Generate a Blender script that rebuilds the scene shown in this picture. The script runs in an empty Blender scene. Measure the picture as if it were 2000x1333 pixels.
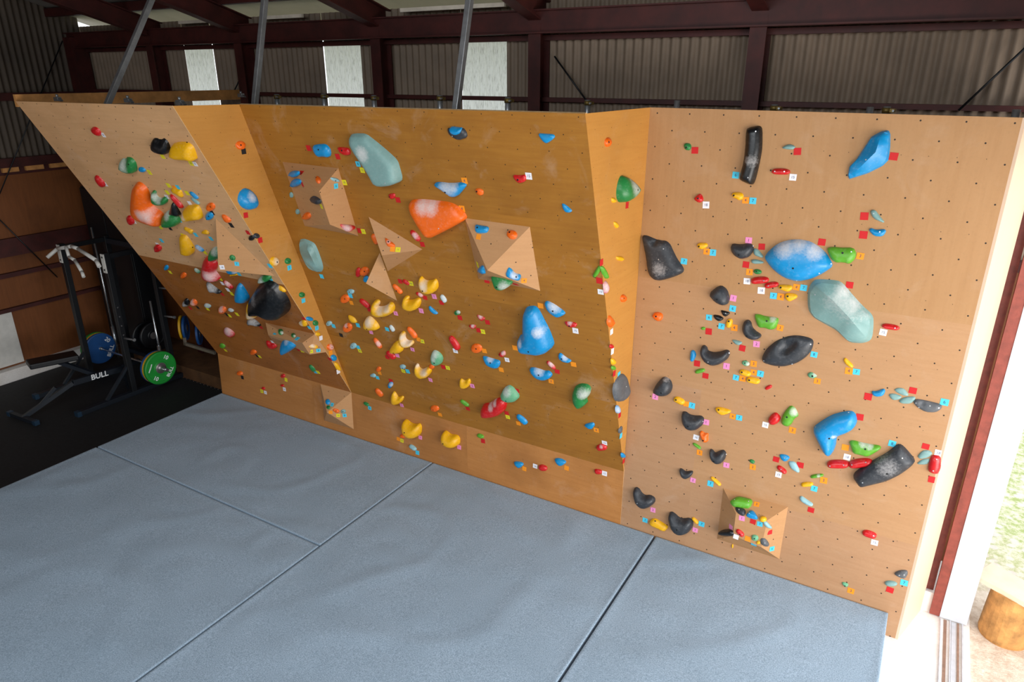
WORLD, DOOR, FILL, FILL2, EXPO = 1.8, 350.0, 190.0, 50.0, 0.0
import bpy, bmesh, math, random
from mathutils import Vector, Matrix, noise
from mathutils.geometry import delaunay_2d_cdt
from mathutils.bvhtree import BVHTree

random.seed(7)
scene = bpy.context.scene
COL = scene.collection

# ------------------------------------------------------------------ camera
FPX, PITCH, YAW = 1371.643, 0.363975, 0.538488
CAM = Vector((5.540675, -5.127793, 3.834856))
cam = bpy.data.cameras.new('camera')
cam.sensor_width = 36.0
cam.lens = FPX * 36.0 / 2000.0
cam.clip_end = 200
cam_o = bpy.data.objects.new('camera', cam)
cam_o.location = CAM
cam_o.rotation_euler = (math.pi / 2 - PITCH, 0, YAW)
COL.objects.link(cam_o)
scene.camera = cam_o
FW = Vector((-math.sin(YAW) * math.cos(PITCH), math.cos(YAW) * math.cos(PITCH), -math.sin(PITCH)))
RT = Vector((math.cos(YAW), math.sin(YAW), 0))
UP = RT.cross(FW)

def ray(x, y):
    return (FW + RT * ((x - 1000) / FPX) - UP * ((y - 666.5) / FPX)).normalized()

def on_plane(x, y, p0, n):
    d = ray(x, y)
    return CAM + d * ((p0 - CAM).dot(n) / d.dot(n))

def on_axis(x, y, ax, val):
    d = ray(x, y)
    return CAM + d * ((val - CAM[ax]) / d[ax])

# ------------------------------------------------------------------ materials
def lin(c):
    c = c / 255.0
    return c / 12.92 if c <= 0.04045 else ((c + 0.055) / 1.055) ** 2.4

def rgb(r, g, b):
    return (lin(r), lin(g), lin(b), 1.0)

class NT:
    def __init__(self, name):
        self.m = bpy.data.materials.new(name)
        self.m.use_nodes = True
        self.t = self.m.node_tree
        self.t.nodes.clear()
        self.out = self.t.nodes.new('ShaderNodeOutputMaterial')
        self.b = self.t.nodes.new('ShaderNodeBsdfPrincipled')
        self.t.links.new(self.b.outputs[0], self.out.inputs[0])
    def n(self, typ, **kw):
        nd = self.t.nodes.new(typ)
        for k, v in kw.items():
            if k.startswith('i_'):
                nd.inputs[k[2:].replace('_', ' ')].default_value = v
            else:
                setattr(nd, k, v)
        return nd
    def l(self, a, b):
        self.t.links.new(a, b)
    def math(self, op, a, b=None, c=None):
        nd = self.t.nodes.new('ShaderNodeMath')
        nd.operation = op
        for i, v in enumerate((a, b, c)):
            if v is None:
                continue
            if isinstance(v, (int, float)):
                nd.inputs[i].default_value = v
            else:
                self.l(v, nd.inputs[i])
        return nd.outputs[0]
    def mix(self, f, a, b):
        nd = self.t.nodes.new('ShaderNodeMix')
        nd.data_type = 'RGBA'
        for i, v in ((0, f), (6, a), (7, b)):
            if isinstance(v, (int, float, tuple)):
                nd.inputs[i].default_value = v
            else:
                self.l(v, nd.inputs[i])
        return nd.outputs[2]
    def noise(self, vec, scale, detail=3, rough=0.5, dist=0.0):
        nd = self.n('ShaderNodeTexNoise')
        nd.inputs['Scale'].default_value = scale
        nd.inputs['Detail'].default_value = detail
        nd.inputs['Roughness'].default_value = rough
        nd.inputs['Distortion'].default_value = dist
        if vec is not None:
            self.l(vec, nd.inputs['Vector'])
        return nd.outputs[0]
    def ramp(self, f, p0, p1):
        nd = self.n('ShaderNodeMapRange')
        nd.clamp = True
        self.l(f, nd.inputs[0])
        nd.inputs[1].default_value = p0
        nd.inputs[2].default_value = p1
        return nd.outputs[0]
    def bump(self, h, strength, dist=0.01):
        nd = self.n('ShaderNodeBump')
        nd.inputs['Strength'].default_value = strength
        nd.inputs['Distance'].default_value = dist
        self.l(h, nd.inputs['Height'])
        self.l(nd.outputs[0], self.b.inputs['Normal'])

def plain(name, c, rough=0.6, metal=0.0, var=0.15, scale=8.0, bump=0.0):
    k = NT(name)
    co = k.n('ShaderNodeTexCoord').outputs['Object']
    f = k.noise(co, scale, 4, 0.6)
    dark = tuple(x * (1 - var) for x in c[:3]) + (1,)
    lite = tuple(min(1, x * (1 + var)) for x in c[:3]) + (1,)
    k.l(k.mix(k.ramp(f, 0.3, 0.7), dark, lite), k.b.inputs['Base Color'])
    k.b.inputs['Roughness'].default_value = rough
    k.b.inputs['Metallic'].default_value = metal
    if bump:
        k.bump(k.noise(co, scale * 6, 3), bump)
    return k.m

def plywood(name, base, dark, hole_r=0.0055, vertical=False, scuff=0.25, chalk=0.12, scratch=0.0, hole_col=(30, 22, 16)):
    """Birch ply face: stretched grain, stains, staggered T-nut holes and rows of screws, laid out in metres on the sheet."""
    k = NT(name)
    uv = k.n('ShaderNodeUVMap', uv_map='sheet').outputs[0]
    info = k.n('ShaderNodeObjectInfo')
    sep = k.n('ShaderNodeSeparateXYZ')
    k.l(uv, sep.inputs[0])
    u, v = sep.outputs[0], sep.outputs[1]
    off = k.math('MULTIPLY', info.outputs['Random'], 37.0)
    cmb = k.n('ShaderNodeCombineXYZ')
    k.l(k.math('MULTIPLY', u, 9.0 if vertical else 0.9), cmb.inputs[0])
    k.l(k.math('MULTIPLY', v, 0.7 if vertical else 11.0), cmb.inputs[1])
    k.l(off, cmb.inputs[2])
    g = k.noise(cmb.outputs[0], 3.0, 6, 0.62, 0.6)
    cmb2 = k.n('ShaderNodeCombineXYZ')
    k.l(u, cmb2.inputs[0]); k.l(v, cmb2.inputs[1]); k.l(off, cmb2.inputs[2])
    st = k.noise(cmb2.outputs[0], 1.6, 5, 0.6, 0.3)
    fine = k.noise(cmb2.outputs[0], 55.0, 2, 0.6)
    c = k.mix(k.math('ADD', 0.25, k.math('MULTIPLY', k.ramp(g, 0.2, 0.85), 0.6)), rgb(*dark), rgb(*base))
    tint = k.math('ADD', k.math('MULTIPLY', info.outputs['Random'], 0.10), 0.95)
    c = k.mix(k.math('MULTIPLY', k.ramp(st, 0.48, 0.75), scuff), c, tuple(x * 0.55 for x in rgb(*dark)[:3]) + (1,))
    c = k.mix(k.math('MULTIPLY', k.ramp(fine, 0.5, 0.8), 0.18), c, tuple(x * 0.6 for x in rgb(*base)[:3]) + (1,))
    # pale chalk haze
    st2 = k.noise(cmb2.outputs[0], 2.7, 6, 0.7, 0.8)
    c = k.mix(k.math('MULTIPLY', k.ramp(st2, 0.56, 0.85), chalk), c, rgb(225, 214, 200))
    if scratch:
        cmb3 = k.n('ShaderNodeCombineXYZ')
        k.l(k.math('MULTIPLY', u, 15.0), cmb3.inputs[0]); k.l(k.math('MULTIPLY', v, 2.6), cmb3.inputs[1]); k.l(off, cmb3.inputs[2])
        sc_ = k.noise(cmb3.outputs[0], 1.0, 3, 0.7, 1.2)
        c = k.mix(k.math('MULTIPLY', k.ramp(sc_, 0.69, 0.74), scratch), c, rgb(52, 38, 26))
    # lattice of bolt holes
    def lattice(a, b, du, dv, r):
        x = k.math('MULTIPLY', k.math('SUBTRACT', k.math('FRACT', k.math('ADD', k.math('DIVIDE', u, a), du + 0.5)), 0.5), a)
        y = k.math('MULTIPLY', k.math('SUBTRACT', k.math('FRACT', k.math('ADD', k.math('DIVIDE', v, b), dv + 0.5)), 0.5), b)
        d = k.math('SQRT', k.math('ADD', k.math('MULTIPLY', x, x), k.math('MULTIPLY', y, y)))
        return k.math('SUBTRACT', 1.0, k.ramp(d, r * 0.8, r * 1.15))
    m = k.math('MAXIMUM', lattice(0.241, 0.236, 0, 0, hole_r), lattice(0.241, 0.236, 0.5, 0.5, hole_r))
    s = k.math('MULTIPLY', lattice(0.1515, 0.455, 0.3, 0.2, 0.0028), 0.75)
    c = k.mix(k.math('MAXIMUM', m, s), c, rgb(*hole_col))
    vm = k.n('ShaderNodeVectorMath', operation='SCALE')
    k.l(c, vm.inputs[0]); k.l(tint, vm.inputs['Scale'])
    k.l(vm.outputs[0], k.b.inputs['Base Color'])
    k.b.inputs['Roughness'].default_value = 0.52
    k.b.inputs['Specular IOR Level'].default_value = 0.35
    k.bump(k.math('SUBTRACT', g, k.math('MULTIPLY', m, 2.0)), 0.08, 0.004)
    return k.m

def hold_mat(name, c, rough=0.42, speck=0.12, dusty=0.14):
    k = NT('hold_' + name)
    co = k.n('ShaderNodeTexCoord').outputs['Object']
    at = k.n('ShaderNodeAttribute', attribute_name='chalk').outputs['Fac']
    f = k.noise(co, 26.0, 4, 0.65)
    f2 = k.noise(co, 120.0, 2, 0.6)
    base = k.mix(k.ramp(f, 0.3, 0.75), tuple(x * (1 - speck) for x in c[:3]) + (1,), c)
    # worn-in chalk: strong where hands go, faint dust elsewhere
    dust = k.math('MULTIPLY', k.ramp(k.noise(co, 38.0, 5, 0.7), 0.52, 0.8), dusty)
    n3 = k.noise(co, 60.0, 5, 0.75)
    m = k.ramp(k.math('ADD', at, k.math('MULTIPLY', k.math('SUBTRACT', n3, 0.5), 0.9)), 0.25, 1.15)
    m = k.math('MINIMUM', k.math('MAXIMUM', m, dust), 0.72)
    k.l(k.mix(m, base, rgb(226, 222, 220)), k.b.inputs['Base Color'])
    r = k.math('ADD', rough, k.math('MULTIPLY', m, 0.4))
    k.l(r, k.b.inputs['Roughness'])
    k.bump(f2, 0.12, 0.002)
    return k.m

HC = {
    'red': hold_mat('red', rgb(205, 22, 26), 0.33),
    'orange': hold_mat('orange', rgb(246, 106, 10), 0.40),
    'yellow': hold_mat('yellow', rgb(244, 182, 8), 0.42),
    'blue': hold_mat('blue', rgb(6, 142, 204), 0.36),
    'teal': hold_mat('teal', rgb(126, 164, 161), 0.5),
    'pale blue': hold_mat('pale_blue', rgb(146, 190, 198), 0.5),
    'green': hold_mat('green', rgb(34, 128, 62), 0.40),
    'mint': hold_mat('mint', rgb(104, 172, 130), 0.48),
    'lime': hold_mat('lime', rgb(92, 166, 40), 0.42),
    'black': hold_mat('black', rgb(50, 54, 60), 0.45, 0.25, 0.10),
    'jet black': hold_mat('jet_black', rgb(15, 17, 20), 0.34, 0.2, 0.05),
    'grey': hold_mat('grey', rgb(92, 95, 99), 0.55, 0.2),
}
TC = {}
for nm, c in (('red', (196, 18, 22)), ('blue', (70, 196, 226)), ('orange', (243, 146, 20)), ('white', (232, 232, 238)),
              ('yellow', (226, 216, 30)), ('pink', (232, 140, 190)), ('black', (22, 20, 20))):
    TC[nm] = plain('tape_' + nm, rgb(*c), 0.7, 0, 0.06, 40)
INK = plain('ink', rgb(46, 52, 92), 0.7, 0, 0.05)
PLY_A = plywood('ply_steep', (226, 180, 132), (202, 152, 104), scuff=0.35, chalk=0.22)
PLY_A2 = plywood('ply_steep_low', (176, 112, 50), (142, 80, 26), scuff=0.4, chalk=0.15)  # lower sheets of the steep face, their shade painted in as browner ply
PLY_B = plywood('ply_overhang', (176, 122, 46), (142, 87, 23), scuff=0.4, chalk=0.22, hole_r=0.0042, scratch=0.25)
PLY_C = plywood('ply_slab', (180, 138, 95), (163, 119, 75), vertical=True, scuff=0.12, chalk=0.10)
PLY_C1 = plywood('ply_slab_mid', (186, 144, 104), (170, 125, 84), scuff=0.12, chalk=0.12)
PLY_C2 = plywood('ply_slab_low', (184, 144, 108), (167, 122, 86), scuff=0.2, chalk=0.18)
PLY_S = plywood('ply_side', (204, 147, 72), (186, 125, 54), scuff=0.2, chalk=0.1, hole_r=0.0026)
PLY_K = plywood('ply_kick', (198, 138, 78), (170, 108, 52), scuff=0.5, chalk=0.15, hole_r=0.002, scratch=0.5)
PLY_R = plywood('ply_return', (232, 202, 176), (218, 184, 154), scuff=0.05, chalk=0.1, hole_r=0.0001, hole_col=(180, 140, 110))
PLY_V = plywood('ply_volume', (198, 151, 105), (180, 131, 86), scuff=0.12, chalk=0.12, hole_r=0.005)
PLY_E = plain('ply_edge', rgb(214, 176, 126), 0.7, 0, 0.2, 30)
TIMBER = plain('timber', rgb(186, 130, 72), 0.7, 0, 0.25, 10)
STEEL = plain('zinc_steel', rgb(150, 152, 154), 0.4, 0.75, 0.2, 12)
BRASS = plain('brass_clamp', rgb(120, 100, 52), 0.5, 0.7, 0.2, 30)
BOLT = plain('dark_bolt', rgb(20, 20, 22), 0.5, 0.2, 0.1)
SCREW = plain('bright_screw', rgb(205, 208, 210), 0.3, 0.7, 0.1)
RED = plain('oxide_red_steel', rgb(66, 22, 18), 0.6, 0.1, 0.35, 6, 0.05)
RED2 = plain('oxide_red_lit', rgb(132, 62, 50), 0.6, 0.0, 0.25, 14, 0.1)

# ------------------------------------------------------------------ object helpers
def link(name, me, mat=None, parent=None):
    o = bpy.data.objects.new(name, me)
    COL.objects.link(o)
    if mat is not None and me is not None:
        me.materials.clear()
        me.materials.append(mat)
    if parent is not None:
        o.parent = parent
    return o

def tag(o, label=None, cat=None, group=None, kind=None):
    if label: o['label'] = label
    if cat: o['category'] = cat
    if group: o['group'] = group
    if kind: o['kind'] = kind
    return o

def empty(name, loc=(0, 0, 0)):
    o = bpy.data.objects.new(name, None)
    o.location = loc
    o.empty_display_size = 0.1
    COL.objects.link(o)
    return o

class MB:
    """Collects boxes, bars, tubes and polygons and links them as ONE mesh object."""
    def __init__(self):
        self.v, self.f, self.sm = [], [], []
    def add(self, vs, fs, smooth=False):
        b = len(self.v)
        self.v += [tuple(x) for x in vs]
        self.f += [tuple(b + i for i in f) for f in fs]
        self.sm += [smooth] * len(fs)
        return self
    def box(self, lo, hi):
        (x0, y0, z0), (x1, y1, z1) = lo, hi
        return self.add([(x0, y0, z0), (x1, y0, z0), (x1, y1, z0), (x0, y1, z0), (x0, y0, z1), (x1, y0, z1), (x1, y1, z1), (x0, y1, z1)],
                        [(0, 3, 2, 1), (4, 5, 6, 7), (0, 1, 5, 4), (1, 2, 6, 5), (2, 3, 7, 6), (3, 0, 4, 7)])
    def bar(self, a, b, w, h, up=(0, 0, 1)):
        a, b, up = Vector(a), Vector(b), Vector(up)
        d = (b - a).normalized()
        s = d.cross(up)
        if s.length < 1e-4:
            s = d.cross(Vector((0, 1, 0)))
        s.normalize()
        t = s.cross(d).normalized()
        vs = []
        for p in (a, b):
            for i, j in ((-1, -1), (1, -1), (1, 1), (-1, 1)):
                vs.append(p + s * (i * w / 2) + t * (j * h / 2))
        return self.add(vs, [(0, 1, 2, 3)[::-1], (4, 5, 6, 7)[::1], (0, 1, 5, 4), (1, 2, 6, 5), (2, 3, 7, 6), (3, 0, 4, 7)])
    def tube(self, a, b, r, n=12, r2=None):
        a, b = Vector(a), Vector(b)
        d = (b - a).normalized()
        s = d.orthogonal().normalized()
        t = d.cross(s)
        r2 = r if r2 is None else r2
        vs = []
        for p, q in ((a, r), (b, r2)):
            for i in range(n):
                an = 2 * math.pi * i / n
                vs.append(p + s * (math.cos(an) * q) + t * (math.sin(an) * q))
        b0 = len(self.v)
        self.add(vs, [(i, (i + 1) % n, n + (i + 1) % n, n + i) for i in range(n)], True)
        self.f += [tuple(b0 + i for i in range(n))[::-1], tuple(b0 + n + i for i in range(n))]
        self.sm += [False, False]
        return self
    def lathe(self, a, d, prof, n=32):
        a, d = Vector(a), Vector(d).normalized()
        s = d.orthogonal().normalized()
        t = d.cross(s)
        vs = []
        for h, r in prof:
            for i in range(n):
                an = 2 * math.pi * i / n
                vs.append(a + d * h + s * (math.cos(an) * r) + t * (math.sin(an) * r))
        fs = []
        for k in range(len(prof) - 1):
            for i in range(n):
                fs.append((k * n + i, k * n + (i + 1) % n, (k + 1) * n + (i + 1) % n, (k + 1) * n + i))
        b0 = len(self.v)
        self.add(vs, fs, False)
        self.f += [tuple(b0 + i for i in range(n))[::-1], tuple(b0 + (len(prof) - 1) * n + i for i in range(n))]
        self.sm += [False, False]
        return self
    def build(self, name, mat, parent=None, bevel=0.0, origin=None):
        me = bpy.data.meshes.new(name)
        vs = self.v
        if origin is not None:
            vs = [tuple(Vector(x) - Vector(origin)) for x in vs]
        me.from_pydata(vs, [], self.f)
        me.polygons.foreach_set('use_smooth', self.sm)
        bm = bmesh.new(); bm.from_mesh(me)
        bmesh.ops.recalc_face_normals(bm, faces=bm.faces)
        bm.to_mesh(me); bm.free()
        o = link(name, me, mat, parent)
        if origin is not None:
            o.location = origin
        if bevel:
            md = o.modifiers.new('bevel', 'BEVEL'); md.width = bevel; md.segments = 2; md.limit_method = 'ANGLE'
        return o

_txt = {}
def text_mesh(s, bold=0.0):
    if (s, bold) in _txt:
        return _txt[(s, bold)]
    cu = bpy.data.curves.new('writing', 'FONT')
    cu.body = s; cu.size = 1.0; cu.align_x = 'CENTER'; cu.align_y = 'CENTER'; cu.resolution_u = 3
    cu.offset = bold
    o = bpy.data.objects.new('writing', cu)
    COL.objects.link(o)
    bpy.context.view_layer.update()
    me = bpy.data.meshes.new_from_object(o.evaluated_get(bpy.context.evaluated_depsgraph_get()))
    bpy.data.objects.remove(o)
    bpy.data.curves.remove(cu)
    _txt[(s, bold)] = me
    return me

def frame(o, u, v, n):
    return Matrix(((u.x, v.x, n.x, o.x), (u.y, v.y, n.y, o.y), (u.z, v.z, n.z, o.z), (0, 0, 0, 1)))
# ------------------------------------------------------------------ climbing wall
HT, HF, FLOOR = 3.6, 0.55, -0.215

class Surf:
    """A flat climbing surface: a point, the axes u (along), v (up the sheet), n (out of the sheet)."""
    def __init__(self, name, p0, u, v):
        self.name, self.p0 = name, Vector(p0)
        self.u = Vector(u).normalized()
        v = Vector(v)
        self.n = self.u.cross(v).normalized()
        self.v = self.n.cross(self.u).normalized()
    def at(self, x, y, off=0.0):
        return on_plane(x, y, self.p0 + self.n * off, self.n)
    def uv(self, P):
        d = P - self.p0
        return (d.dot(self.u), d.dot(self.v))
    def pt(self, a, b, c=0.0):
        return self.p0 + self.u * a + self.v * b + self.n * c

SA = Surf('A', (0, 0, HF), (1, 0, 0), (0, -1.60, HT - HF))
SB = Surf('B', (0.05, 0, HF), (1, 0, 0), (0, -0.985, HT - HF))
SC = Surf('C', (4.296, 0.029, 3.448), (1, 0, 0), (0, 0.03, 3.815))
SK = Surf('K', (0.07, 0, 0), (1, 0, 0), (0, 0, 1))

def fold(x, y):           # on the line where the overhang meets the kickboard
    P = SK.at(x, y); return Vector((P.x, 0, HF))
A_TL, A_TR = SA.at(30, 198), SA.at(337, 207)
B_TL, B_TR = SB.at(467, 204), SB.at(1143, 222)
C_TL, C_TR = SC.at(1270, 210), SC.at(1998, 230)
A_BL, AB, BC = fold(425, 690), fold(686, 767), fold(1218, 926)
C_BR = SC.at(1748, 1248)
A_KB = SK.at(427, 769); A_KB.z = FLOOR; A_KB.x = A_BL.x - 0.05
BC_K = Vector((BC.x, 0, FLOOR))
SAB = Surf('AB', AB, (B_TL - A_TR), (0, 0, 1))
_n = (A_TR - AB).cross(B_TL - AB)
def surf3(name, p, q, r, up=(0, 0, 1)):
    n = (q - p).cross(r - p).normalized()
    if n.dot(CAM - p) < 0: n = -n
    u = Vector(up).cross(n).normalized()
    s = Surf(name, p, u, n.cross(u))
    return s
SAB = surf3('AB', AB, A_TR, B_TL)
SBC = surf3('BC', BC, B_TR, C_TL)

wall = empty('climbing_wall', (2.0, 0.0, FLOOR))
tag(wall, 'plywood climbing wall of steep, overhanging and upright faces behind the grey mats', 'climbing wall', kind='thing')
WOFF = Vector((2.0, 0.0, FLOOR))

def clip(poly, a, b, c):
    """Keep the part of a 2-D polygon where a*u + b*v <= c."""
    out = []
    for i in range(len(poly)):
        p, q = poly[i], poly[(i + 1) % len(poly)]
        dp, dq = a * p[0] + b * p[1] - c, a * q[0] + b * q[1] - c
        if dp <= 0: out.append(p)
        if dp * dq < 0:
            t = dp / (dp - dq)
            out.append((p[0] + (q[0] - p[0]) * t, p[1] + (q[1] - p[1]) * t))
    return out

TRI_V, TRI_F, TRI_S = [], [], []
def register(surf, pts):
    b = len(TRI_V)
    TRI_V.extend(pts)
    for i in range(1, len(pts) - 1):
        TRI_F.append((b, b + i, b + i + 1)); TRI_S.append(surf)

def sheet_mesh(name, surf, poly, thick, mat, parent, off, uvshift=(0, 0)):
    front = [surf.pt(a, b) - off for a, b in poly]
    back = [surf.pt(a, b, -thick) - off for a, b in poly]
    n = len(poly)
    me = bpy.data.meshes.new(name)
    fs = [tuple(range(n)), tuple(range(2 * n - 1, n - 1, -1))] + [(i, n + i, n + (i + 1) % n, (i + 1) % n) for i in range(n)]
    me.from_pydata(front + back, [], fs)
    me.materials.append(mat); me.materials.append(PLY_E)
    lay = me.uv_layers.new(name='sheet')
    for p in me.polygons:
        p.material_index = 0 if p.index < 2 else 1
        for li in p.loop_indices:
            a, b = poly[me.loops[li].vertex_index % n]
            lay.data[li].uv = (a + uvshift[0], b + uvshift[1])
    bm = bmesh.new(); bm.from_mesh(me); bmesh.ops.recalc_face_normals(bm, faces=bm.faces); bm.to_mesh(me); bm.free()
    o = bpy.data.objects.new(name, me); COL.objects.link(o); o.parent = parent
    return o

def panel(name, surf, corners, mat, vcuts=(), ucuts=(), thick=0.021, mats=None):
    poly = [surf.uv(P) for P in corners]
    register(surf, [surf.pt(*q) for q in poly])
    vs = [-99] + list(vcuts) + [99]; us = [-99] + list(ucuts) + [99]
    for i in range(len(vs) - 1):
        for j in range(len(us) - 1):
            q = clip(clip(clip(clip(poly, 0, -1, -vs[i]), 0, 1, vs[i + 1]), -1, 0, -us[j]), 1, 0, us[j + 1])
            if len(q) >= 3:
                m = mat if mats is None else mats(i, j)
                sheet_mesh(name, surf, q, thick, m, wall, WOFF)

def region(name, surf, corners, mat, u0=-99, u1=99, v0=-99, v1=99):
    poly = [surf.uv(P) for P in corners]
    q = clip(clip(clip(clip(poly, 0, -1, -v0), 0, 1, v1), -1, 0, -u0), 1, 0, u1)
    sheet_mesh(name, surf, q, 0.021, mat, wall, WOFF)
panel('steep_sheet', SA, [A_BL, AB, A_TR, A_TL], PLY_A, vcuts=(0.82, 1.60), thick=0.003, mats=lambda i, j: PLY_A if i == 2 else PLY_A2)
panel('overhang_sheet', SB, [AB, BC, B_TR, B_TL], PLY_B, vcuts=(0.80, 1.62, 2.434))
CC = [Vector((BC.x, 0, FLOOR)), C_BR, C_TR, C_TL, SC.at(1218, 926)]
register(SC, CC)
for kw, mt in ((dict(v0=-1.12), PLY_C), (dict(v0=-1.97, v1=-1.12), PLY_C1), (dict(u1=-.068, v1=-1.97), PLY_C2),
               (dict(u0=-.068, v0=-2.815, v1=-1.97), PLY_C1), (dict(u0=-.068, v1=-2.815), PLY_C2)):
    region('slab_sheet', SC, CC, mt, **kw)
panel('side_sheet', SAB, [AB, B_TL, A_TR], PLY_S, thick=0.004)
panel('side_sheet', SBC, [BC, C_TL, B_TR], PLY_S, thick=0.004)
panel('kick_sheet', SK, [A_KB, BC_K, BC, A_BL], PLY_K, ucuts=(-.27, 0.385, 1.88))
# return sheet at the doorway end and the timber frame behind the sheets
RB = Vector((6.034, 0.453, FLOOR))
m = MB(); m.add([C_BR - WOFF, RB - WOFF, Vector((6.03, 0.42, HT)) - WOFF, C_TR - WOFF], [(0, 1, 2, 3)])
me = m.build('return_sheet', PLY_R, wall)
lay = me.data.uv_layers.new(name='sheet')
for lp, q in zip(lay.data, ((0, 0.1), (0.42, 0.1), (0.42, 3.9), (0, 3.9))): lp.uv = (q[0] + 0.06, q[1])
md = me.modifiers.new('thick', 'SOLIDIFY'); md.thickness = 0.018; md.offset = -1
def rail(a, b, w=0.05, h=0.09, name='timber_rail', mat=None):
    m = MB(); m.bar(Vector(a) - WOFF, Vector(b) - WOFF, w, h)
    return m.build(name, mat or TIMBER, wall)
rail((A_TL.x - 0.04, A_TL.y + 0.02, 3.60), (-1.86, 0.93, 3.60), 0.045, 0.11)
for a, b in ((A_TL, A_TR), (B_TL, B_TR), (C_TL, C_TR)):
    rail((a.x + 0.05, a.y + 0.135, 3.54), (b.x - 0.05, b.y + 0.135, 3.54))
# ------------------------------------------------------------------ crash mats
def felt():
    k = NT('grey_felt')
    co = k.n('ShaderNodeTexCoord').outputs['Object']
    f = k.noise(co, 130.0, 3, 0.75)
    g = k.noise(co, 1.3, 5, 0.6, 0.5)
    c = k.mix(k.ramp(f, 0.28, 0.72), rgb(112, 134, 152), rgb(182, 203, 223))
    c = k.mix(k.math('MULTIPLY', k.ramp(g, 0.4, 0.75), 0.22), c, rgb(112, 134, 150))
    k.l(c, k.b.inputs['Base Color'])
    k.b.inputs['Roughness'].default_value = 0.95
    k.b.inputs['Specular IOR Level'].default_value = 0.1
    k.b.inputs['Sheen Weight'].default_value = 0.15
    k.bump(f, 0.35, 0.004)
    return k.m
FELT = felt()
MAT_SIDE = FELT
def crash_mat(x0, x1, y0, y1, label, seed):
    cx, cy = (x0 + x1) / 2, (y0 + y1) / 2
    bm = bmesh.new()
    nx, ny = int((x1 - x0) / 0.06), int((y1 - y0) / 0.06)
    r = 0.010
    def h(x, y):
        d = min(x - x0, x1 - x, y - y0, y1 - y)
        e = min(1, d / 0.12)
        w = noise.noise(Vector((x * 1.1 + seed, y * 1.1, 0))) * 0.005
        w += (abs(noise.noise(Vector((x * 2.1 + y * 1.3 + seed, y * 2.6 - x * 1.2, seed)))) - 0.25) * 0.010
        c = noise.noise(Vector((x * 0.9 - y * 0.6, y * 0.8 + x * 0.5, seed + 5)))
        w += 0.008 * math.exp(-(c * 11) ** 2)
        if d < r:
            return -r + math.sqrt(max(0, r * r - (r - d) ** 2))
        return w * e - 0.004
    def lin_(a, b, n):
        q = [a, a + 0.002, a + 0.006, a + 0.024]
        q += [a + 0.024 + (b - a - 0.048) * i / n for i in range(1, n)]
        return q + [b - 0.024, b - 0.006, b - 0.002, b]
    X, Y = lin_(x0, x1, nx), lin_(y0, y1, ny)
    g = [[bm.verts.new((x - cx, y - cy, h(x, y) - FLOOR)) for y in Y] for x in X]
    for i in range(len(X) - 1):
        for j in range(len(Y) - 1):
            bm.faces.new((g[i][j], g[i + 1][j], g[i + 1][j + 1], g[i][j + 1])).smooth = True
    rim = [g[i][0] for i in range(len(X))] + [g[-1][j] for j in range(1, len(Y))] + [g[i][-1] for i in range(len(X) - 2, -1, -1)] + [g[0][j] for j in range(len(Y) - 2, 0, -1)]
    low = [bm.verts.new((v.co.x, v.co.y, 0.0)) for v in rim]
    for i in range(len(rim)):
        j = (i + 1) % len(rim)
        bm.faces.new((rim[i], low[i], low[j], rim[j])).smooth = False
    bm.faces.new(low[::-1])
    bmesh.ops.recalc_face_normals(bm, faces=bm.faces)
    me = bpy.data.meshes.new('crash_mat'); bm.to_mesh(me); bm.free()
    o = link('crash_mat', me, FELT); o.location = (cx, cy, FLOOR)
    tag(o, label, 'crash mat', 'grey felt crash mats on the floor')
crash_mat(-1.865, 1.500, -1.622, -0.004, 'grey felt crash mat in the far corner, touching the black gym floor and the wall', 1)
crash_mat(-1.870, 1.500, -4.70, -1.637, 'grey felt crash mat beside the black gym floor, one row out from the wall', 9)
crash_mat(1.514, 3.950, -4.70, -0.004, 'long grey felt crash mat under the middle overhanging face', 17)
crash_mat(3.968, 5.816, -4.70, -0.004, 'grey felt crash mat nearest the open doorway, under the upright face', 30)

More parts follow.
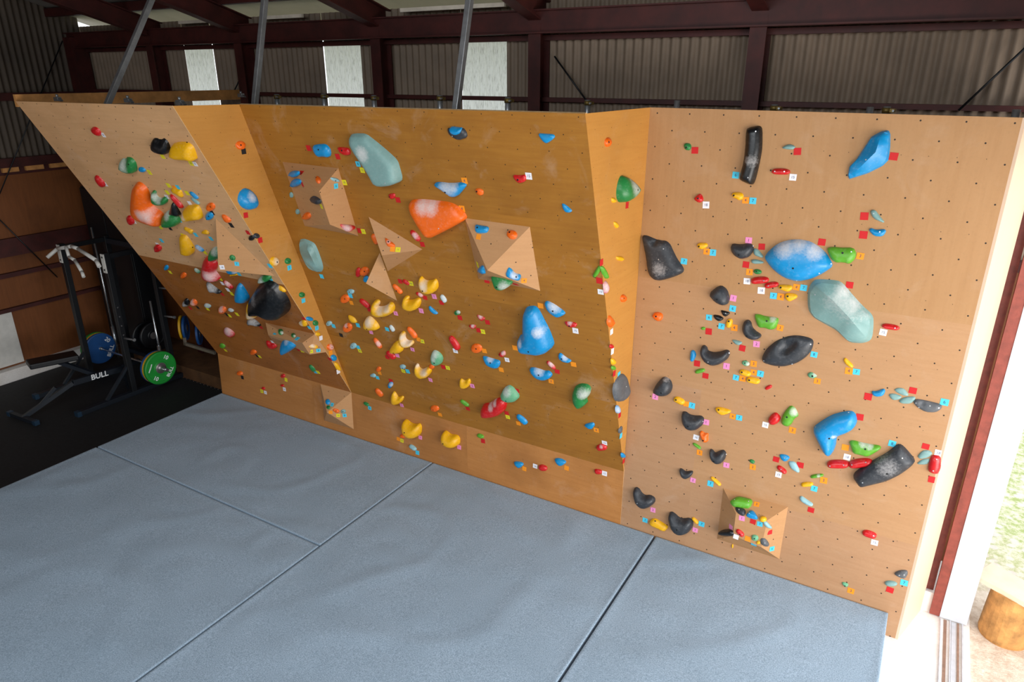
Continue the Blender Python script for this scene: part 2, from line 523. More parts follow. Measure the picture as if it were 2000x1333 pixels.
# ------------------------------------------------------------------ plywood volumes
VOLS = []
def volume(label, short, surf, base, ridge, faces, h=None, foot=None, hs=None, mat=None):
    B = [surf.at(*q) for q in base]
    cen = sum(B, Vector()) / len(B)
    if h is None:
        best = None
        for i in range(8, 45):
            hh = i * 0.01
            R = [surf.at(q[0], q[1], hh) - surf.n * hh for q in ridge]
            d = (sum(R, Vector()) / len(R) - cen).length
            if best is None or d < best[0]: best = (d, hh)
        h = best[1]
    hs = hs or [1] * len(ridge)
    R = [surf.at(q[0], q[1], h * k) for q, k in zip(ridge, hs)]
    if foot is not None:
        B.append(R[foot] - surf.n * h * hs[foot])
    P = B + R
    nb = len(B)
    idx = lambda t: t if isinstance(t, int) else nb + int(t[1:])
    F = [tuple(idx(t) for t in f) for f in faces]
    c = sum(P, Vector()) / len(P)
    M = frame(cen, surf.u, surf.v, surf.n); Mi = M.inverted()
    me = bpy.data.meshes.new('plywood_volume')
    me.from_pydata([Mi @ p for p in P], [], F)
    me.materials.append(mat or PLY_V)
    lay = me.uv_layers.new(name='sheet')
    for p in me.polygons:
        q = [P[i] for i in p.vertices]
        n = (q[1] - q[0]).cross(q[2] - q[0]).normalized()
        if n.dot(c - q[0]) > 0: n = -n
        up = Vector((0, 0, 1)) if abs(n.z) < 0.9 else Vector((0, 1, 0))
        u = up.cross(n).normalized()
        s = Surf('vol', q[0], u, n.cross(u))
        s.name = 'V' + surf.name
        if n.dot(CAM - q[0]) > 0:
            register(s, q)
        for li in p.loop_indices:
            a = P[me.loops[li].vertex_index] - q[0]
            lay.data[li].uv = (a.dot(s.u) + 0.09, a.dot(s.v) + 0.05)
    bm = bmesh.new(); bm.from_mesh(me); bmesh.ops.recalc_face_normals(bm, faces=bm.faces); bm.to_mesh(me); bm.free()
    o = bpy.data.objects.new('plywood_volume', me); COL.objects.link(o)
    o.matrix_world = M
    tag(o, label, 'climbing volume', 'plywood volumes bolted to the wall')
    px = sum(q[0] for q in base + ridge) / len(base + ridge); py = sum(q[1] for q in base + ridge) / len(base + ridge)
    VOLS.append((px, py, short, surf.name))
    return h

PYR4 = [(0, 1, 'r0'), (1, 2, 'r0'), (2, 3, 'r0'), (3, 0, 'r0')]
HIP = [(0, 1, 'r0'), (1, 2, 'r1', 'r0'), (2, 3, 'r1'), (3, 0, 'r0', 'r1')]
volume('long hipped plywood volume high on the overhanging face, beside the teal slab hold', 'hipped plywood volume', SB,
       [(551.7, 316.4), (660.7, 328.7), (700, 461.4), (595, 441.6)], [(623.2, 374), (644.4, 438.9)], HIP, h=0.26)
volume('three-sided plywood volume with a sharp point, just below the long teal slab hold', 'three-sided plywood volume', SB,
       [(720, 423.8), (825, 487.4), (757.2, 530)], [(745.8, 499.4)], [(0, 1, 'r0'), (1, 2, 'r0'), (2, 0, 'r0')], h=0.17)
volume('thin triangular plywood volume tucked beneath the three-sided one', 'thin triangular volume', SB,
       [(741.5, 494), (775.4, 587.7)], [(714.7, 554)], [(0, 1, 'r0'), (1, 2, 'r0'), (2, 0, 'r0')], h=0.12, foot=0)
volume('four-sided plywood pyramid on the overhanging face, next to the orange shield hold', 'plywood pyramid', SB,
       [(907.7, 426.3), (1034.7, 443.4), (1055, 568.6), (934.7, 545)], [(951.8, 528.4)], PYR4)
volume('triangular plywood volume leaning out of the steep face, a green pocket hold on it', 'leaning triangular volume', SA,
       [(421, 426.6), (536, 539.4)], [(427, 528)], [(0, 1, 'r0'), (1, 2, 'r0'), (2, 0, 'r0')], h=0.20, foot=0)
volume('low boxy plywood volume under the big black dome on the steep face', 'boxy plywood volume', SA,
       [(518.4, 630.4), (614.8, 653), (638.7, 688), (536, 671)], [(524, 655), (590.3, 670.3), (605, 692.9)],
       [(0, 1, 'r1', 'r0'), (1, 2, 'r2', 'r1'), ('r0', 'r1', 'r2'), ('r0', 'r2', 2, 3), (3, 0, 'r0')], h=0.15, hs=[0.7, 1, 0.8])
volume('plywood pyramid at the foot of the wall where the steep and overhanging faces meet', 'corner pyramid', SK,
       [(625.7, 751), (686.3, 767), (690.8, 838.8), (633.5, 822)], [(638.5, 806)], PYR4, h=0.16)
volume('flat-topped plywood volume low on the upright face, crowded with small holds', 'flat-topped plywood volume', SC,
       [(1412.5, 954), (1539, 990.7), (1522, 1092.8), (1400.5, 1053)], [(1437.3, 1003.5), (1498.7, 1017), (1486.8, 1069.5), (1432, 1047)],
       [(0, 1, 'r1', 'r0'), (1, 2, 'r2', 'r1'), (2, 3, 'r3', 'r2'), (3, 0, 'r0', 'r3'), ('r0', 'r1', 'r2', 'r3')], h=0.14)
BVH = BVHTree.FromPolygons(TRI_V, TRI_F)
SB2 = Surf('B', SB.pt(0, 0, 0.10), SB.u, SB.v)
SA2 = Surf('A', SA.pt(0, 0, 0.09), SA.u, SA.v)
SURF = {'A': SA, 'A2': SA2, 'B2': SB2, 'B': SB, 'C': SC, 'K': SK, 'AB': SAB, 'BC': SBC}

def hit(x, y, force=None):
    if force: 
        s = SURF[force]; return s.at(x, y), s
    d = ray(x, y)
    loc, nor, i, dist = BVH.ray_cast(CAM, d)
    if loc is None:
        best = min(SURF.values(), key=lambda s: 1)
        return SA.at(x, y), SA
    return loc, TRI_S[i]
# ------------------------------------------------------------------ climbing holds: outlines traced on the wall surface
Z = {'px': (0, 0, 1), 'z1': (0, 180, 4.76), 'z2': (220, 330, 9.52), 'z3': (280, 430, 9.52), 'z4': (340, 540, 9.52), 'z5': (500, 560, 9.52),
     'z6': (420, 420, 8.332), 'z7': (400, 640, 6.06), 'z8': (540, 230, 5.553), 'z9': (780, 230, 5.263), 'z10': (690, 410, 8.332),
     'z11': (620, 530, 7.014), 'z12': (860, 420, 5.553), 'z13': (840, 580, 6.06), 'z14': (620, 660, 5.796), 'z15': (820, 730, 4.762),
     'z16': (1120, 220, 5.128), 'z17': (1130, 440, 6.06), 'z18': (1130, 640, 4.444), 'z19': (1400, 220, 4.76), 'z20': (1380, 440, 5.128),
     'z21': (1340, 580, 6.06), 'z22': (1320, 740, 6.06), 'z23': (1200, 900, 6.664), 'z24': (1390, 900, 6.667), 'z25': (1540, 690, 4.938),
     'z26': (1560, 920, 4.76)}

def E(x, y, w, h, a=0.0):
    c, s = math.cos(math.radians(a)), math.sin(math.radians(a))
    return [(x + c * w / 2 * math.cos(t) - s * h / 2 * math.sin(t), y + s * w / 2 * math.cos(t) + c * h / 2 * math.sin(t))
            for t in [2 * math.pi * i / 12 for i in range(12)]]
def CP(x1, y1, x2, y2, w):
    """A finger-shaped outline from one end to the other, w wide, bowed a little to one side."""
    d = math.hypot(x2 - x1, y2 - y1); ux, uy = (x2 - x1) / d, (y2 - y1) / d; nx, ny = -uy, ux; r = w / 2
    o = [(0, -.45), (.18, -.95), (.5, -1.05), (.82, -.9), (1, -.4), (1, .4), (.84, .9), (.5, .92), (.16, .85), (0, .4)]
    return [(x1 + ux * d * t + nx * r * s, y1 + uy * d * t + ny * r * s) for t, s in o]

HOLDS, TAGS = [], []
BIG = []
def pts_px(z, pts):
    ox, oy, s = Z[z]
    return [(ox + x / s, oy + y / s) for x, y in pts]

def chaikin(p, k):
    for _ in range(k):
        q = []
        for i in range(len(p)):
            a, b = p[i], p[(i + 1) % len(p)]
            q.append((a[0] * .78 + b[0] * .22, a[1] * .78 + b[1] * .22))
            q.append((a[0] * .22 + b[0] * .78, a[1] * .22 + b[1] * .78))
        p = q
    return p
def resample(p, n):
    L = [0]
    for i in range(len(p)):
        a, b = p[i], p[(i + 1) % len(p)]
        L.append(L[-1] + math.hypot(b[0] - a[0], b[1] - a[1]))
    out, j = [], 0
    for k in range(n):
        t = L[-1] * k / n
        while L[j + 1] < t: j += 1
        f = (t - L[j]) / max(1e-9, L[j + 1] - L[j])
        a, b = p[j], p[(j + 1) % len(p)]
        out.append((a[0] + (b[0] - a[0]) * f, a[1] + (b[1] - a[1]) * f))
    return out
def area(p):
    return sum(p[i][0] * p[(i + 1) % len(p)][1] - p[(i + 1) % len(p)][0] * p[i][1] for i in range(len(p))) / 2
def inside(p, x, y):
    c = False
    for i in range(len(p)):
        a, b = p[i], p[i - 1]
        if (a[1] > y) != (b[1] > y) and x < (b[0] - a[0]) * (y - a[1]) / (b[1] - a[1]) + a[0]:
            c = not c
    return c
def edge_dist(p, x, y):
    m = 1e9
    for i in range(len(p)):
        ax, ay = p[i - 1]; bx, by = p[i]
        dx, dy = bx - ax, by - ay
        t = ((x - ax) * dx + (y - ay) * dy) / max(1e-12, dx * dx + dy * dy)
        t = 0 if t < 0 else 1 if t > 1 else t
        q = (x - ax - dx * t) ** 2 + (y - ay - dy * t) ** 2
        if q < m: m = q
    return math.sqrt(m)

def hold(z, color, shape, pts, h=0.42, roll=0.95, on=None, sharp=1, chalk=None, bolt=0, screws=(), name=None, short=None, label=None,
         belly=0.5, ridge=None, slot=None, off=0.42):
    """One climbing hold: an outline on the wall that swells outwards; h is its depth against its size, roll how round it is."""
    px = pts_px(z, pts)
    cx, cy = sum(p[0] for p in px) / len(px), sum(p[1] for p in px) / len(px)
    loc, s = hit(cx, cy, on)
    base = Surf(s.name, loc, s.u, s.v)
    flat = [base.uv(base.at(x, y)) for x, y in px]
    A = abs(area(flat)); size = math.sqrt(A)
    H = h * size * (1.0 if s.name in ('C', 'VC', 'K') else 0.78)
    pl = [base.uv(base.at(x, y, H * off)) for x, y in px]
    if area(pl) < 0: pl.reverse()
    c0 = (sum(p[0] for p in pl) / len(pl), sum(p[1] for p in pl) / len(pl))
    org = base.pt(c0[0], c0[1])
    pl = [(p[0] - c0[0], p[1] - c0[1]) for p in pl]
    pl = chaikin(pl, sharp) if sharp else pl
    A_px = abs(area(px))
    per = sum(math.hypot(px[i][0] - px[i - 1][0], px[i][1] - px[i - 1][1]) for i in range(len(px)))
    n = int(max(16, min(64, per / 2.4)))
    pl = resample(pl, n)
    sp = math.sqrt(A) / (5 if A_px < 250 else 8 if A_px < 1200 else 15)
    u0, u1 = min(p[0] for p in pl), max(p[0] for p in pl); v0, v1 = min(p[1] for p in pl), max(p[1] for p in pl)
    V = [tuple(p) for p in pl]; D = [0.0] * n
    inner = []
    r = 0; y = v0
    while y <= v1:
        x = u0 + (sp / 2 if r % 2 else 0)
        while x <= u1:
            if inside(pl, x, y):
                d = edge_dist(pl, x, y)
                if d > sp * 0.55: inner.append((x, y, d))
            x += sp
        y += sp * 0.87; r += 1
    if not inner: inner = [(0, 0, edge_dist(pl, 0, 0))]
    dm = max(q[2] for q in inner)
    for i in range(n):                       # a close-in ring so the rim rises steeply
        a, b = pl[i - 1], pl[(i + 1) % n]
        tx, ty = b[0] - a[0], b[1] - a[1]; L = math.hypot(tx, ty) or 1
        x, y = pl[i][0] - ty / L * dm * 0.10, pl[i][1] + tx / L * dm * 0.10
        if inside(pl, x, y) and edge_dist(pl, x, y) > dm * 0.06: V.append((x, y)); D.append(edge_dist(pl, x, y))
    V += [(q[0], q[1]) for q in inner]; D += [q[2] for q in inner]
    if ridge:
        R = []
        for q in ridge:
            ox, oy, sc = Z[z]
            a = base.uv(base.at(ox + q[0] / sc, oy + q[1] / sc, H * q[2]))
            R.append((a[0] - c0[0], a[1] - c0[1], q[2]))
        V = [tuple(p) for p in pl]
        Hh = [0.0] * n
        for p in pl:
            L = math.hypot(*p) or 1
            V.append((p[0] * (1 - dm * 0.16 / L), p[1] * (1 - dm * 0.16 / L))); Hh.append(0.28)
        V += [(a[0], a[1]) for a in R]; Hh += [a[2] for a in R]
    cons = [(len(V) - len(R) + i, len(V) - len(R) + i + 1) for i in range(len(R) - 1)] if ridge else []
    vs, es, fs, ov, oe, of = delaunay_2d_cdt([Vector(p) for p in V], cons, [list(range(n))], 1, 1e-7)
    hh = []
    def height(x, y, d):
        t = min(1.0, d / (dm * roll))
        k = math.sqrt(max(0.0, 1 - (1 - t) ** 2))
        b = 1.0 + belly * (0.5 - (y - v0) / max(1e-6, v1 - v0))
        q = H * k * b
        if slot:
            for (sx, sy, sr, sd) in slot_uv: q -= sd * H * math.exp(-((x - sx) ** 2 + (y - sy) ** 2) / sr ** 2)
        return q
    slot_uv = []
    if slot:
        ox, oy, sc = Z[z]
        for q in slot:
            a = base.uv(base.at(ox + q[0] / sc, oy + q[1] / sc, H * .8))
            b = base.uv(base.at(ox + (q[0] + q[2]) / sc, oy + q[1] / sc, H * .8))
            slot_uv.append((a[0] - c0[0], a[1] - c0[1], math.hypot(b[0] - a[0], b[1] - a[1]), q[3]))
    co = []
    for i, p in enumerate(vs):
        j = ov[i][0] if ov[i] else None
        if j is None: zz = 0.0
        elif ridge: zz = H * Hh[j]
        else: zz = height(p[0], p[1], D[j])
        co.append((p[0], p[1], zz if zz > 0 else -0.003))
    me = bpy.data.meshes.new('climbing_hold')
    me.from_pydata(co, [], [tuple(f) for f in fs])
    bm = bmesh.new(); bm.from_mesh(me)
    bmesh.ops.recalc_face_normals(bm, faces=bm.faces)
    if sum(f.normal.z for f in bm.faces) < 0: bmesh.ops.reverse_faces(bm, faces=bm.faces)
    for f in bm.faces: f.smooth = True
    if ridge:
        nr = len(V) - len(R)
        rid = {i for i in range(len(vs)) if ov[i] and ov[i][0] >= nr}
        rim_ = {i for i in range(len(vs)) if ov[i] and n <= ov[i][0] < nr}
        bm.verts.ensure_lookup_table()
        for e in bm.edges:
            a_, b_ = e.verts[0].index, e.verts[1].index
            if (a_ in rid and b_ in rid) or (a_ in rim_ and b_ in rim_): e.smooth = False
    bm.to_mesh(me); bm.free()
    if chalk:
        at = me.attributes.new('chalk', 'FLOAT', 'POINT')
        pk, rk = (0.5, 1.9) if color in ('black', 'jet black', 'grey') and A_px > 800 else (0.85, 1.1)
        cs = chalk if isinstance(chalk[0], tuple) else [chalk]
        ox, oy, sc = Z[z]
        for i, q in enumerate(co):
            m = 0
            for (qx, qy, qr) in cs:
                a = base.uv(base.at(ox + qx / sc, oy + qy / sc, H * .8)); b = base.uv(base.at(ox + (qx + qr) / sc, oy + qy / sc, H * .8))
                R_ = math.hypot(b[0] - a[0], b[1] - a[1])
                d = math.hypot(q[0] + c0[0] - a[0], q[1] + c0[1] - a[1]) / max(1e-5, R_)
                m = max(m, pk * max(0, 1 - (d / (1.35 * rk)) ** 2) ** 1.4)
            at.data[i].value = m
    o = link('climbing_hold', me, HC[color])
    o.matrix_world = frame(org, base.u, base.v, base.n)
    # bolts: the dark socket in the middle and small bright screws near the ends
    ox, oy, sc = Z[z]
    def fit(q, rad, mat, nm, dep):
        a = base.uv(base.at(ox + q[0] / sc, oy + q[1] / sc, H * 0.85))
        x, y = a[0] - c0[0], a[1] - c0[1]
        if not inside(pl, x, y): return
        b = BVHTree.FromPolygons([Vector(c) for c in co], [tuple(f) for f in fs])
        L = b.ray_cast(Vector((x, y, 9)), Vector((0, 0, -1)))
        if L[0] is None: return
        nn = L[1] if L[1].z > 0 else -L[1]
        nn = (nn + Vector((0, 0, 1.2))).normalized()
        mb = MB(); mb.tube(L[0] - nn * 0.012, L[0] + nn * dep, rad, 12, rad * 0.9)
        mb.build(nm, mat, o)
    if bolt:
        q = bolt if isinstance(bolt, tuple) else (sum(p[0] for p in pts) / len(pts), sum(p[1] for p in pts) / len(pts))
        fit(q, 0.0075 if A_px > 160 else 0.0055, BOLT, 'bolt', 0.0015)
    for q in screws:
        fit(q, 0.005, SCREW, 'screw', 0.002)
    pn = s.name
    rec = dict(o=o, x=cx, y=cy, color=color, shape=shape, panel=pn, short=short, label=label, size=size, A=A_px)
    HOLDS.append(rec)
    if short: BIG.append((cx, cy, short, pn.replace('V', '')))
    return o

def tape(z, color, x, y, num=None, on=None, rot=None):
    ox, oy, sc = Z[z]
    X, Y = ox + x / sc, oy + y / sc
    loc, s = hit(X, Y, on)
    a = math.radians(random.uniform(-4, 4) if rot is None else rot)
    u = s.u * math.cos(a) + s.v * math.sin(a); v = s.n.cross(u)
    w = random.uniform(0.0445, 0.0495) / 2
    if s.name[0] == 'V': w *= 0.92
    me = TAPE_MESH
    o = bpy.data.objects.new('tape_square', me.copy())
    COL.objects.link(o)
    o.data.materials.append(TC[color])
    o.matrix_world = frame(loc + s.n * 0.0006, u, v, s.n) @ Matrix.Diagonal((w, w * random.uniform(0.94, 1.05), 1, 1))
    if num:
        t = bpy.data.objects.new('number', text_mesh(num))
        COL.objects.link(t)
        if not t.data.materials: t.data.materials.append(INK)
        t.parent = o
        k = 1.25 if len(num) == 1 else 1.05
        t.matrix_local = Matrix.Translation((0, 0.0, 0.0017)) @ Matrix.Diagonal((k, k * 1.1, 1, 1))
    TAGS.append(dict(o=o, x=X, y=Y, color=color, panel=s.name, num=num))
TAPE_MESH = bpy.data.meshes.new('tape_square')
TAPE_MESH.from_pydata([(-1, -1, 0), (1, -1, 0), (1, 1, 0), (-1, 1, 0), (-1, -1, .0011), (1, -1, .0011), (1, 1, .0011), (-1, 1, .0011)], [],
                      [(0, 3, 2, 1), (4, 5, 6, 7), (0, 1, 5, 4), (1, 2, 6, 5), (2, 3, 7, 6), (3, 0, 4, 7)])
H, T = hold, tape
# ---- steep face
z = 'z1'
H(z, 'red', 'nub', [(832, 350), (862, 325), (905, 340), (935, 385), (930, 415), (880, 395)]); T(z, 'white', 960, 398, '18')
H(z, 'jet black', 'pocket', [(1392, 470), (1410, 440), (1460, 446), (1500, 440), (1540, 470), (1566, 530), (1560, 585), (1500, 580), (1440, 555), (1395, 510)], h=.5, bolt=(1530, 508), short='black pocket hold', label='two-humped black pocket hold near the top of the steep face', slot=[(1450, 462, 40, .5)])
H(z, 'yellow', 'sloper', [(1565, 560), (1580, 500), (1640, 480), (1720, 482), (1772, 515), (1800, 580), (1818, 648), (1750, 636), (1660, 632), (1590, 604)], h=.45, bolt=(1690, 508), short='high yellow sloper', label='yellow sloper hold beside the black pocket hold, near the top of the steep face')
T(z, 'yellow', 1512, 597); T(z, 'yellow', 1775, 662, '10'); T(z, 'white', 1815, 668, '15')
H(z, 'green', 'ball', [(1095, 690), (1105, 640), (1150, 618), (1200, 622), (1240, 660), (1255, 710), (1256, 758), (1195, 758), (1130, 725)], h=.5, bolt=(1188, 678), short='green ball hold', label='round green hold alone on the left part of the steep face'.replace('left part of the ', ''), chalk=(1130, 690, 40), slot=[(1130, 655, 28, .5)])
T(z, 'blue', 1228, 668)
H(z, 'blue', 'nub', E(1318, 724, 74, 40, 25)); T(z, 'yellow', 1390, 746, '11')
H(z, 'red', 'crimp', CP(876, 785, 968, 884, 46)); T(z, 'white', 980, 856, '16')
z = 'z2'
H(z, 'orange', 'sloper', [(318, 390), (380, 300), (440, 298), (545, 375), (602, 460), (642, 600), (682, 730), (762, 800), (882, 880), (945, 1082), (780, 1035), (600, 975), (450, 880), (348, 780), (318, 650)], h=.42, roll=.8, chalk=[(560, 850, 75), (650, 885, 75)], bolt=(530, 420), screws=[(860, 850)], short='orange hooked hold', label='large orange hooked hold with a chalked belly on the steep face')
H(z, 'green', 'jug', [(695, 490), (710, 430), (750, 418), (790, 450), (785, 500), (820, 550), (880, 570), (935, 540), (982, 560), (1006, 620), (970, 672), (880, 682), (800, 655), (728, 600)], h=.5, chalk=[(760, 540, 50), (830, 590, 50)])
T(z, 'yellow', 1040, 308); T(z, 'blue', 1218, 342)
H(z, 'yellow', 'crimp', [(1070, 385), (1110, 365), (1200, 392), (1262, 402), (1312, 548), (1240, 505), (1150, 462), (1080, 422)]); T(z, 'yellow', 1018, 438); T(z, 'orange', 1150, 352); T(z, 'white', 1008, 520, '17')
H(z, 'red', 'crimp', CP(1055, 490, 1300, 732, 62)); T(z, 'yellow', 1385, 450)
H(z, 'blue', 'crimp', CP(1425, 436, 1588, 560, 52)); H(z, 'teal', 'crimp', CP(1450, 542, 1615, 660, 40)); T(z, 'white', 1435, 640)
H(z, 'green', 'ball', [(895, 945), (925, 855), (1000, 798), (1060, 840), (1130, 872), (1190, 915), (1232, 1000), (1200, 1062), (1100, 1092), (1010, 1085), (930, 1022)], h=.55, chalk=(955, 880, 60), short='chalked green ball', label='round green hold with a chalky rim below the orange hooked hold')
H(z, 'jet black', 'horn', [(1085, 640), (1125, 652), (1182, 740), (1268, 885), (1150, 872), (1040, 832), (1060, 740)], h=.5)
T(z, 'yellow', 1192, 890); T(z, 'blue', 1240, 955); T(z, 'black', 1068, 1105)
H(z, 'yellow', 'sloper', [(1268, 850), (1300, 760), (1380, 705), (1540, 700), (1602, 780), (1652, 952), (1560, 960), (1480, 962), (1390, 982), (1320, 952)], h=.5, bolt=(1505, 755), chalk=(1310, 900, 50), short='chunky yellow hold', label='chunky yellow hold beside the black horn on the steep face')
H(z, 'orange', 'nub', E(1812, 715, 165, 150), bolt=1, slot=[(1800, 720, 40, .3)]); T(z, 'black', 1850, 815)
H(z, 'blue', 'nub', E(1790, 885, 150, 145), bolt=1)
H(z, 'red', 'nub', CP(262, 892, 378, 1040, 105)); T(z, 'white', 402, 985, '18')
H(z, 'yellow', 'crimp', [(1315, 1100), (1340, 1090), (1400, 1115), (1490, 1150), (1480, 1225), (1420, 1180), (1340, 1140)]); T(z, 'blue', 1545, 1225)
H(z, 'yellow', 'crimp', [(1640, 1180), (1700, 1140), (1760, 1160), (1805, 1225), (1740, 1220), (1650, 1200)]); T(z, 'blue', 1830, 1298); T(z, 'yellow', 890, 1085)
z = 'z3'
H(z, 'yellow', 'sloper', [(640, 308), (720, 300), (780, 330), (850, 430), (912, 530), (922, 612), (880, 672), (790, 652), (700, 602), (660, 430)], h=.45, bolt=(855, 560), short='yellow pear hold', label='pear-shaped yellow hold low on the steep face')
T(z, 'yellow', 738, 288); T(z, 'white', 858, 385, '15'); T(z, 'blue', 340, 382)
H(z, 'red', 'nub', E(258, 532, 150, 130, 35), bolt=1); T(z, 'white', 268, 455, '16')
H(z, 'blue', 'crimp', CP(955, 478, 1118, 588, 58), chalk=(1020, 545, 50)); T(z, 'yellow', 1152, 608)
H(z, 'green', 'ball', E(1318, 640, 220, 250, 40), h=.5, chalk=(1270, 570, 80), on='A')
H(z, 'red', 'sloper', [(1072, 850), (1100, 740), (1180, 698), (1270, 760), (1342, 830), (1335, 930), (1300, 982), (1350, 1040), (1412, 1132), (1330, 1152), (1220, 1112), (1130, 1062), (1078, 990)], h=.45, chalk=(1215, 1040, 80), short='red double-lobed hold', label='red double-lobed hold with a chalk patch, beside the leaning triangular volume')
T(z, 'yellow', 1432, 1095)
H(z, 'blue', 'nub', E(420, 890, 86, 96), bolt=0); T(z, 'yellow', 500, 970)
H(z, 'orange', 'nub', E(740, 1035, 110, 105)); H(z, 'mint', 'crimp', CP(940, 910, 1050, 985, 50), chalk=(960, 920, 40))
H(z, 'red', 'crimp', CP(1482, 1145, 1665, 1278, 56), chalk=(1550, 1195, 40)); T(z, 'white', 1468, 1178); T(z, 'white', 1572, 1298)
H(z, 'blue', 'crimp', [(1520, 930), (1600, 935), (1740, 950), (1760, 975), (1700, 1010), (1620, 1010), (1560, 975)], on='A', chalk=(1690, 975, 60)); T(z, 'blue', 1780, 1005, None, 'A')
H(z, 'yellow', 'crimp', CP(1600, 1030, 1745, 1020, 30), on='A')
z = 'z4'
T(z, 'yellow', 1072, 322)
H(z, 'blue', 'wedge', [(1112, 340), (1138, 200), (1182, 153), (1242, 200), (1312, 310), (1378, 430), (1345, 502), (1220, 482), (1138, 420)], h=.5, short='blue wedge hold', label='blue wedge hold pressed against the big black dome')
H(z, 'jet black', 'sloper', [(578, 130), (620, 128), (700, 180), (760, 230), (872, 300), (862, 332), (760, 300), (690, 308), (628, 240)], h=.45, chalk=(675, 245, 75)); T(z, 'red', 900, 335)
H(z, 'jet black', 'nub', [(140, 520), (190, 425), (240, 430), (280, 500), (265, 560), (180, 555)], h=.5, chalk=(175, 520, 45)); T(z, 'red', 305, 592)
H(z, 'orange', 'nub', [(285, 480), (330, 430), (390, 450), (425, 510), (405, 555), (340, 530)], h=.5, chalk=(310, 480, 50)); T(z, 'black', 442, 580)
H(z, 'teal', 'crimp', CP(555, 530, 680, 575, 60), chalk=(590, 540, 50)); T(z, 'yellow', 622, 605)
H(z, 'orange', 'nub', [(805, 610), (850, 575), (920, 580), (965, 630), (940, 690), (880, 700)], h=.55, bolt=(900, 668), chalk=(840, 610, 50)); T(z, 'black', 985, 715); T(z, 'yellow', 1035, 735)
H(z, 'teal', 'crimp', CP(1000, 610, 1105, 655, 48), chalk=(1050, 632, 50)); T(z, 'yellow', 1172, 705)
H('px', 'jet black', 'dome', [(484.4, 591.5), (487, 582), (497.6, 566), (508, 555.8), (516.5, 552.5), (523, 554), (534.7, 559.5), (547, 573), (559, 590), (563, 603), (560.5, 613), (551, 622), (542, 622.5), (531, 619), (522, 614), (510, 614.6), (497, 613.5), (488, 603)], h=.42, roll=.9, on='A', off=.3, screws=[(528, 572)], chalk=(487, 586, 6), short='big black dome', label='big glossy black dome hold in the middle of the steep face')
H(z, 'yellow', 'sloper', [(1328, 525), (1385, 530), (1430, 620), (1520, 690), (1600, 722), (1500, 790), (1400, 805), (1328, 765)], h=.4, on='A', chalk=(1420, 770, 70))
H(z, 'jet black', 'sloper', [(1345, 820), (1400, 800), (1480, 820), (1530, 860), (1610, 935), (1560, 930), (1480, 905), (1390, 915), (1352, 870)], h=.5, chalk=(1415, 858, 80)); T(z, 'red', 1618, 950)
H(z, 'green', 'nub', [(1548, 70), (1600, 10), (1700, -20), (1780, 0), (1800, 60), (1720, 110), (1600, 130)], h=.5, on='A', chalk=(1600, 80, 70)); T(z, 'blue', 1795, 48, None, 'A')
H(z, 'red', 'nub', CP(918, 990, 1105, 1120, 100), chalk=(970, 1025, 70))
H(z, 'lime', 'crimp', CP(845, 1270, 942, 1330, 62)); T('px', 'yellow', 440.5, 684.5)
z = 'z5'
H(z, 'red', 'crimp', [(168, 1020), (215, 1028), (270, 1065), (330, 1072), (388, 1130), (340, 1168), (270, 1152), (200, 1092)]); T(z, 'white', 308, 1032)
H(z, 'blue', 'sloper', [(442, 1110), (460, 1030), (530, 992), (620, 1008), (700, 1048), (758, 1110), (700, 1172), (610, 1222), (540, 1258), (478, 1222)], h=.6, on='A2', chalk=(500, 1040, 50), short='rounded blue hold', label='rounded blue hold below the boxy volume on the steep face')
T(z, 'red', 790, 1175); T(z, 'yellow', 855, 1198)
H(z, 'green', 'nub', E(455, 832, 105, 110), chalk=(495, 840, 40), bolt=(442, 830)); T(z, 'blue', 360, 872, '7')
H(z, 'green', 'nub', E(692, 900, 90, 85), chalk=(725, 905, 30), bolt=(688, 895)); T(z, 'blue', 765, 972, '7')
H(z, 'yellow', 'crimp', CP(925, 1105, 1155, 1130, 70), chalk=(1050, 1105, 60)); T(z, 'yellow', 1020, 1208, '10'); T(z, 'blue', 1160, 1188, '8')
H(z, 'yellow', 'nub', [(762, 685), (870, 628), (922, 650), (955, 745), (880, 738)], on='A', chalk=(810, 680, 50)); T(z, 'red', 892, 600, None, 'A'); T(z, 'blue', 995, 765, None, 'A')
H(z, 'yellow', 'crimp', [(335, 10), (380, -10), (450, 0), (520, 50), (562, 115), (480, 85), (400, 55)], on='A', chalk=(380, 20, 40)); T(z, 'blue', 500, 128, None, 'A'); T(z, 'red', 590, 292, None, 'A')
# ---- side face between steep and overhanging faces
z = 'z6'
H(z, 'jet black', 'nub', E(588, 380, 100, 80, 20), on='A'); H(z, 'black', 'nub', E(680, 342, 108, 92, 20), on='AB', bolt=1)
T(z, 'red', 535, 288, None, 'A'); T(z, 'red', 735, 412, None, 'AB'); T(z, 'red', 500, 5, None, 'AB')
H(z, 'yellow', 'ball', E(975, 758, 150, 165), on='AB', chalk=(1010, 760, 60), bolt=(1005, 768)); T(z, 'blue', 893, 830, None, 'A')
H(z, 'green', 'nub', E(1192, 752, 105, 112, 30), on='AB', bolt=(1200, 760)); T(z, 'blue', 1210, 860, '7', 'AB')
H(z, 'green', 'nub', E(1420, 1302, 100, 95), on='AB', bolt=(1432, 1308)); T('z5', 'blue', 880, 262, None, 'AB')
H(z, 'green', 'nub', E(280, 702, 112, 90, 40), bolt=(284, 716)); T(z, 'blue', 355, 797, '7'); T(z, 'white', 115, 852, '18')
H(z, 'orange', 'crimp', [(85, 5), (150, 5), (262, 90), (225, 142), (150, 105)], on='A'); T(z, 'black', 265, 168, None, 'A')
z = 'z5'
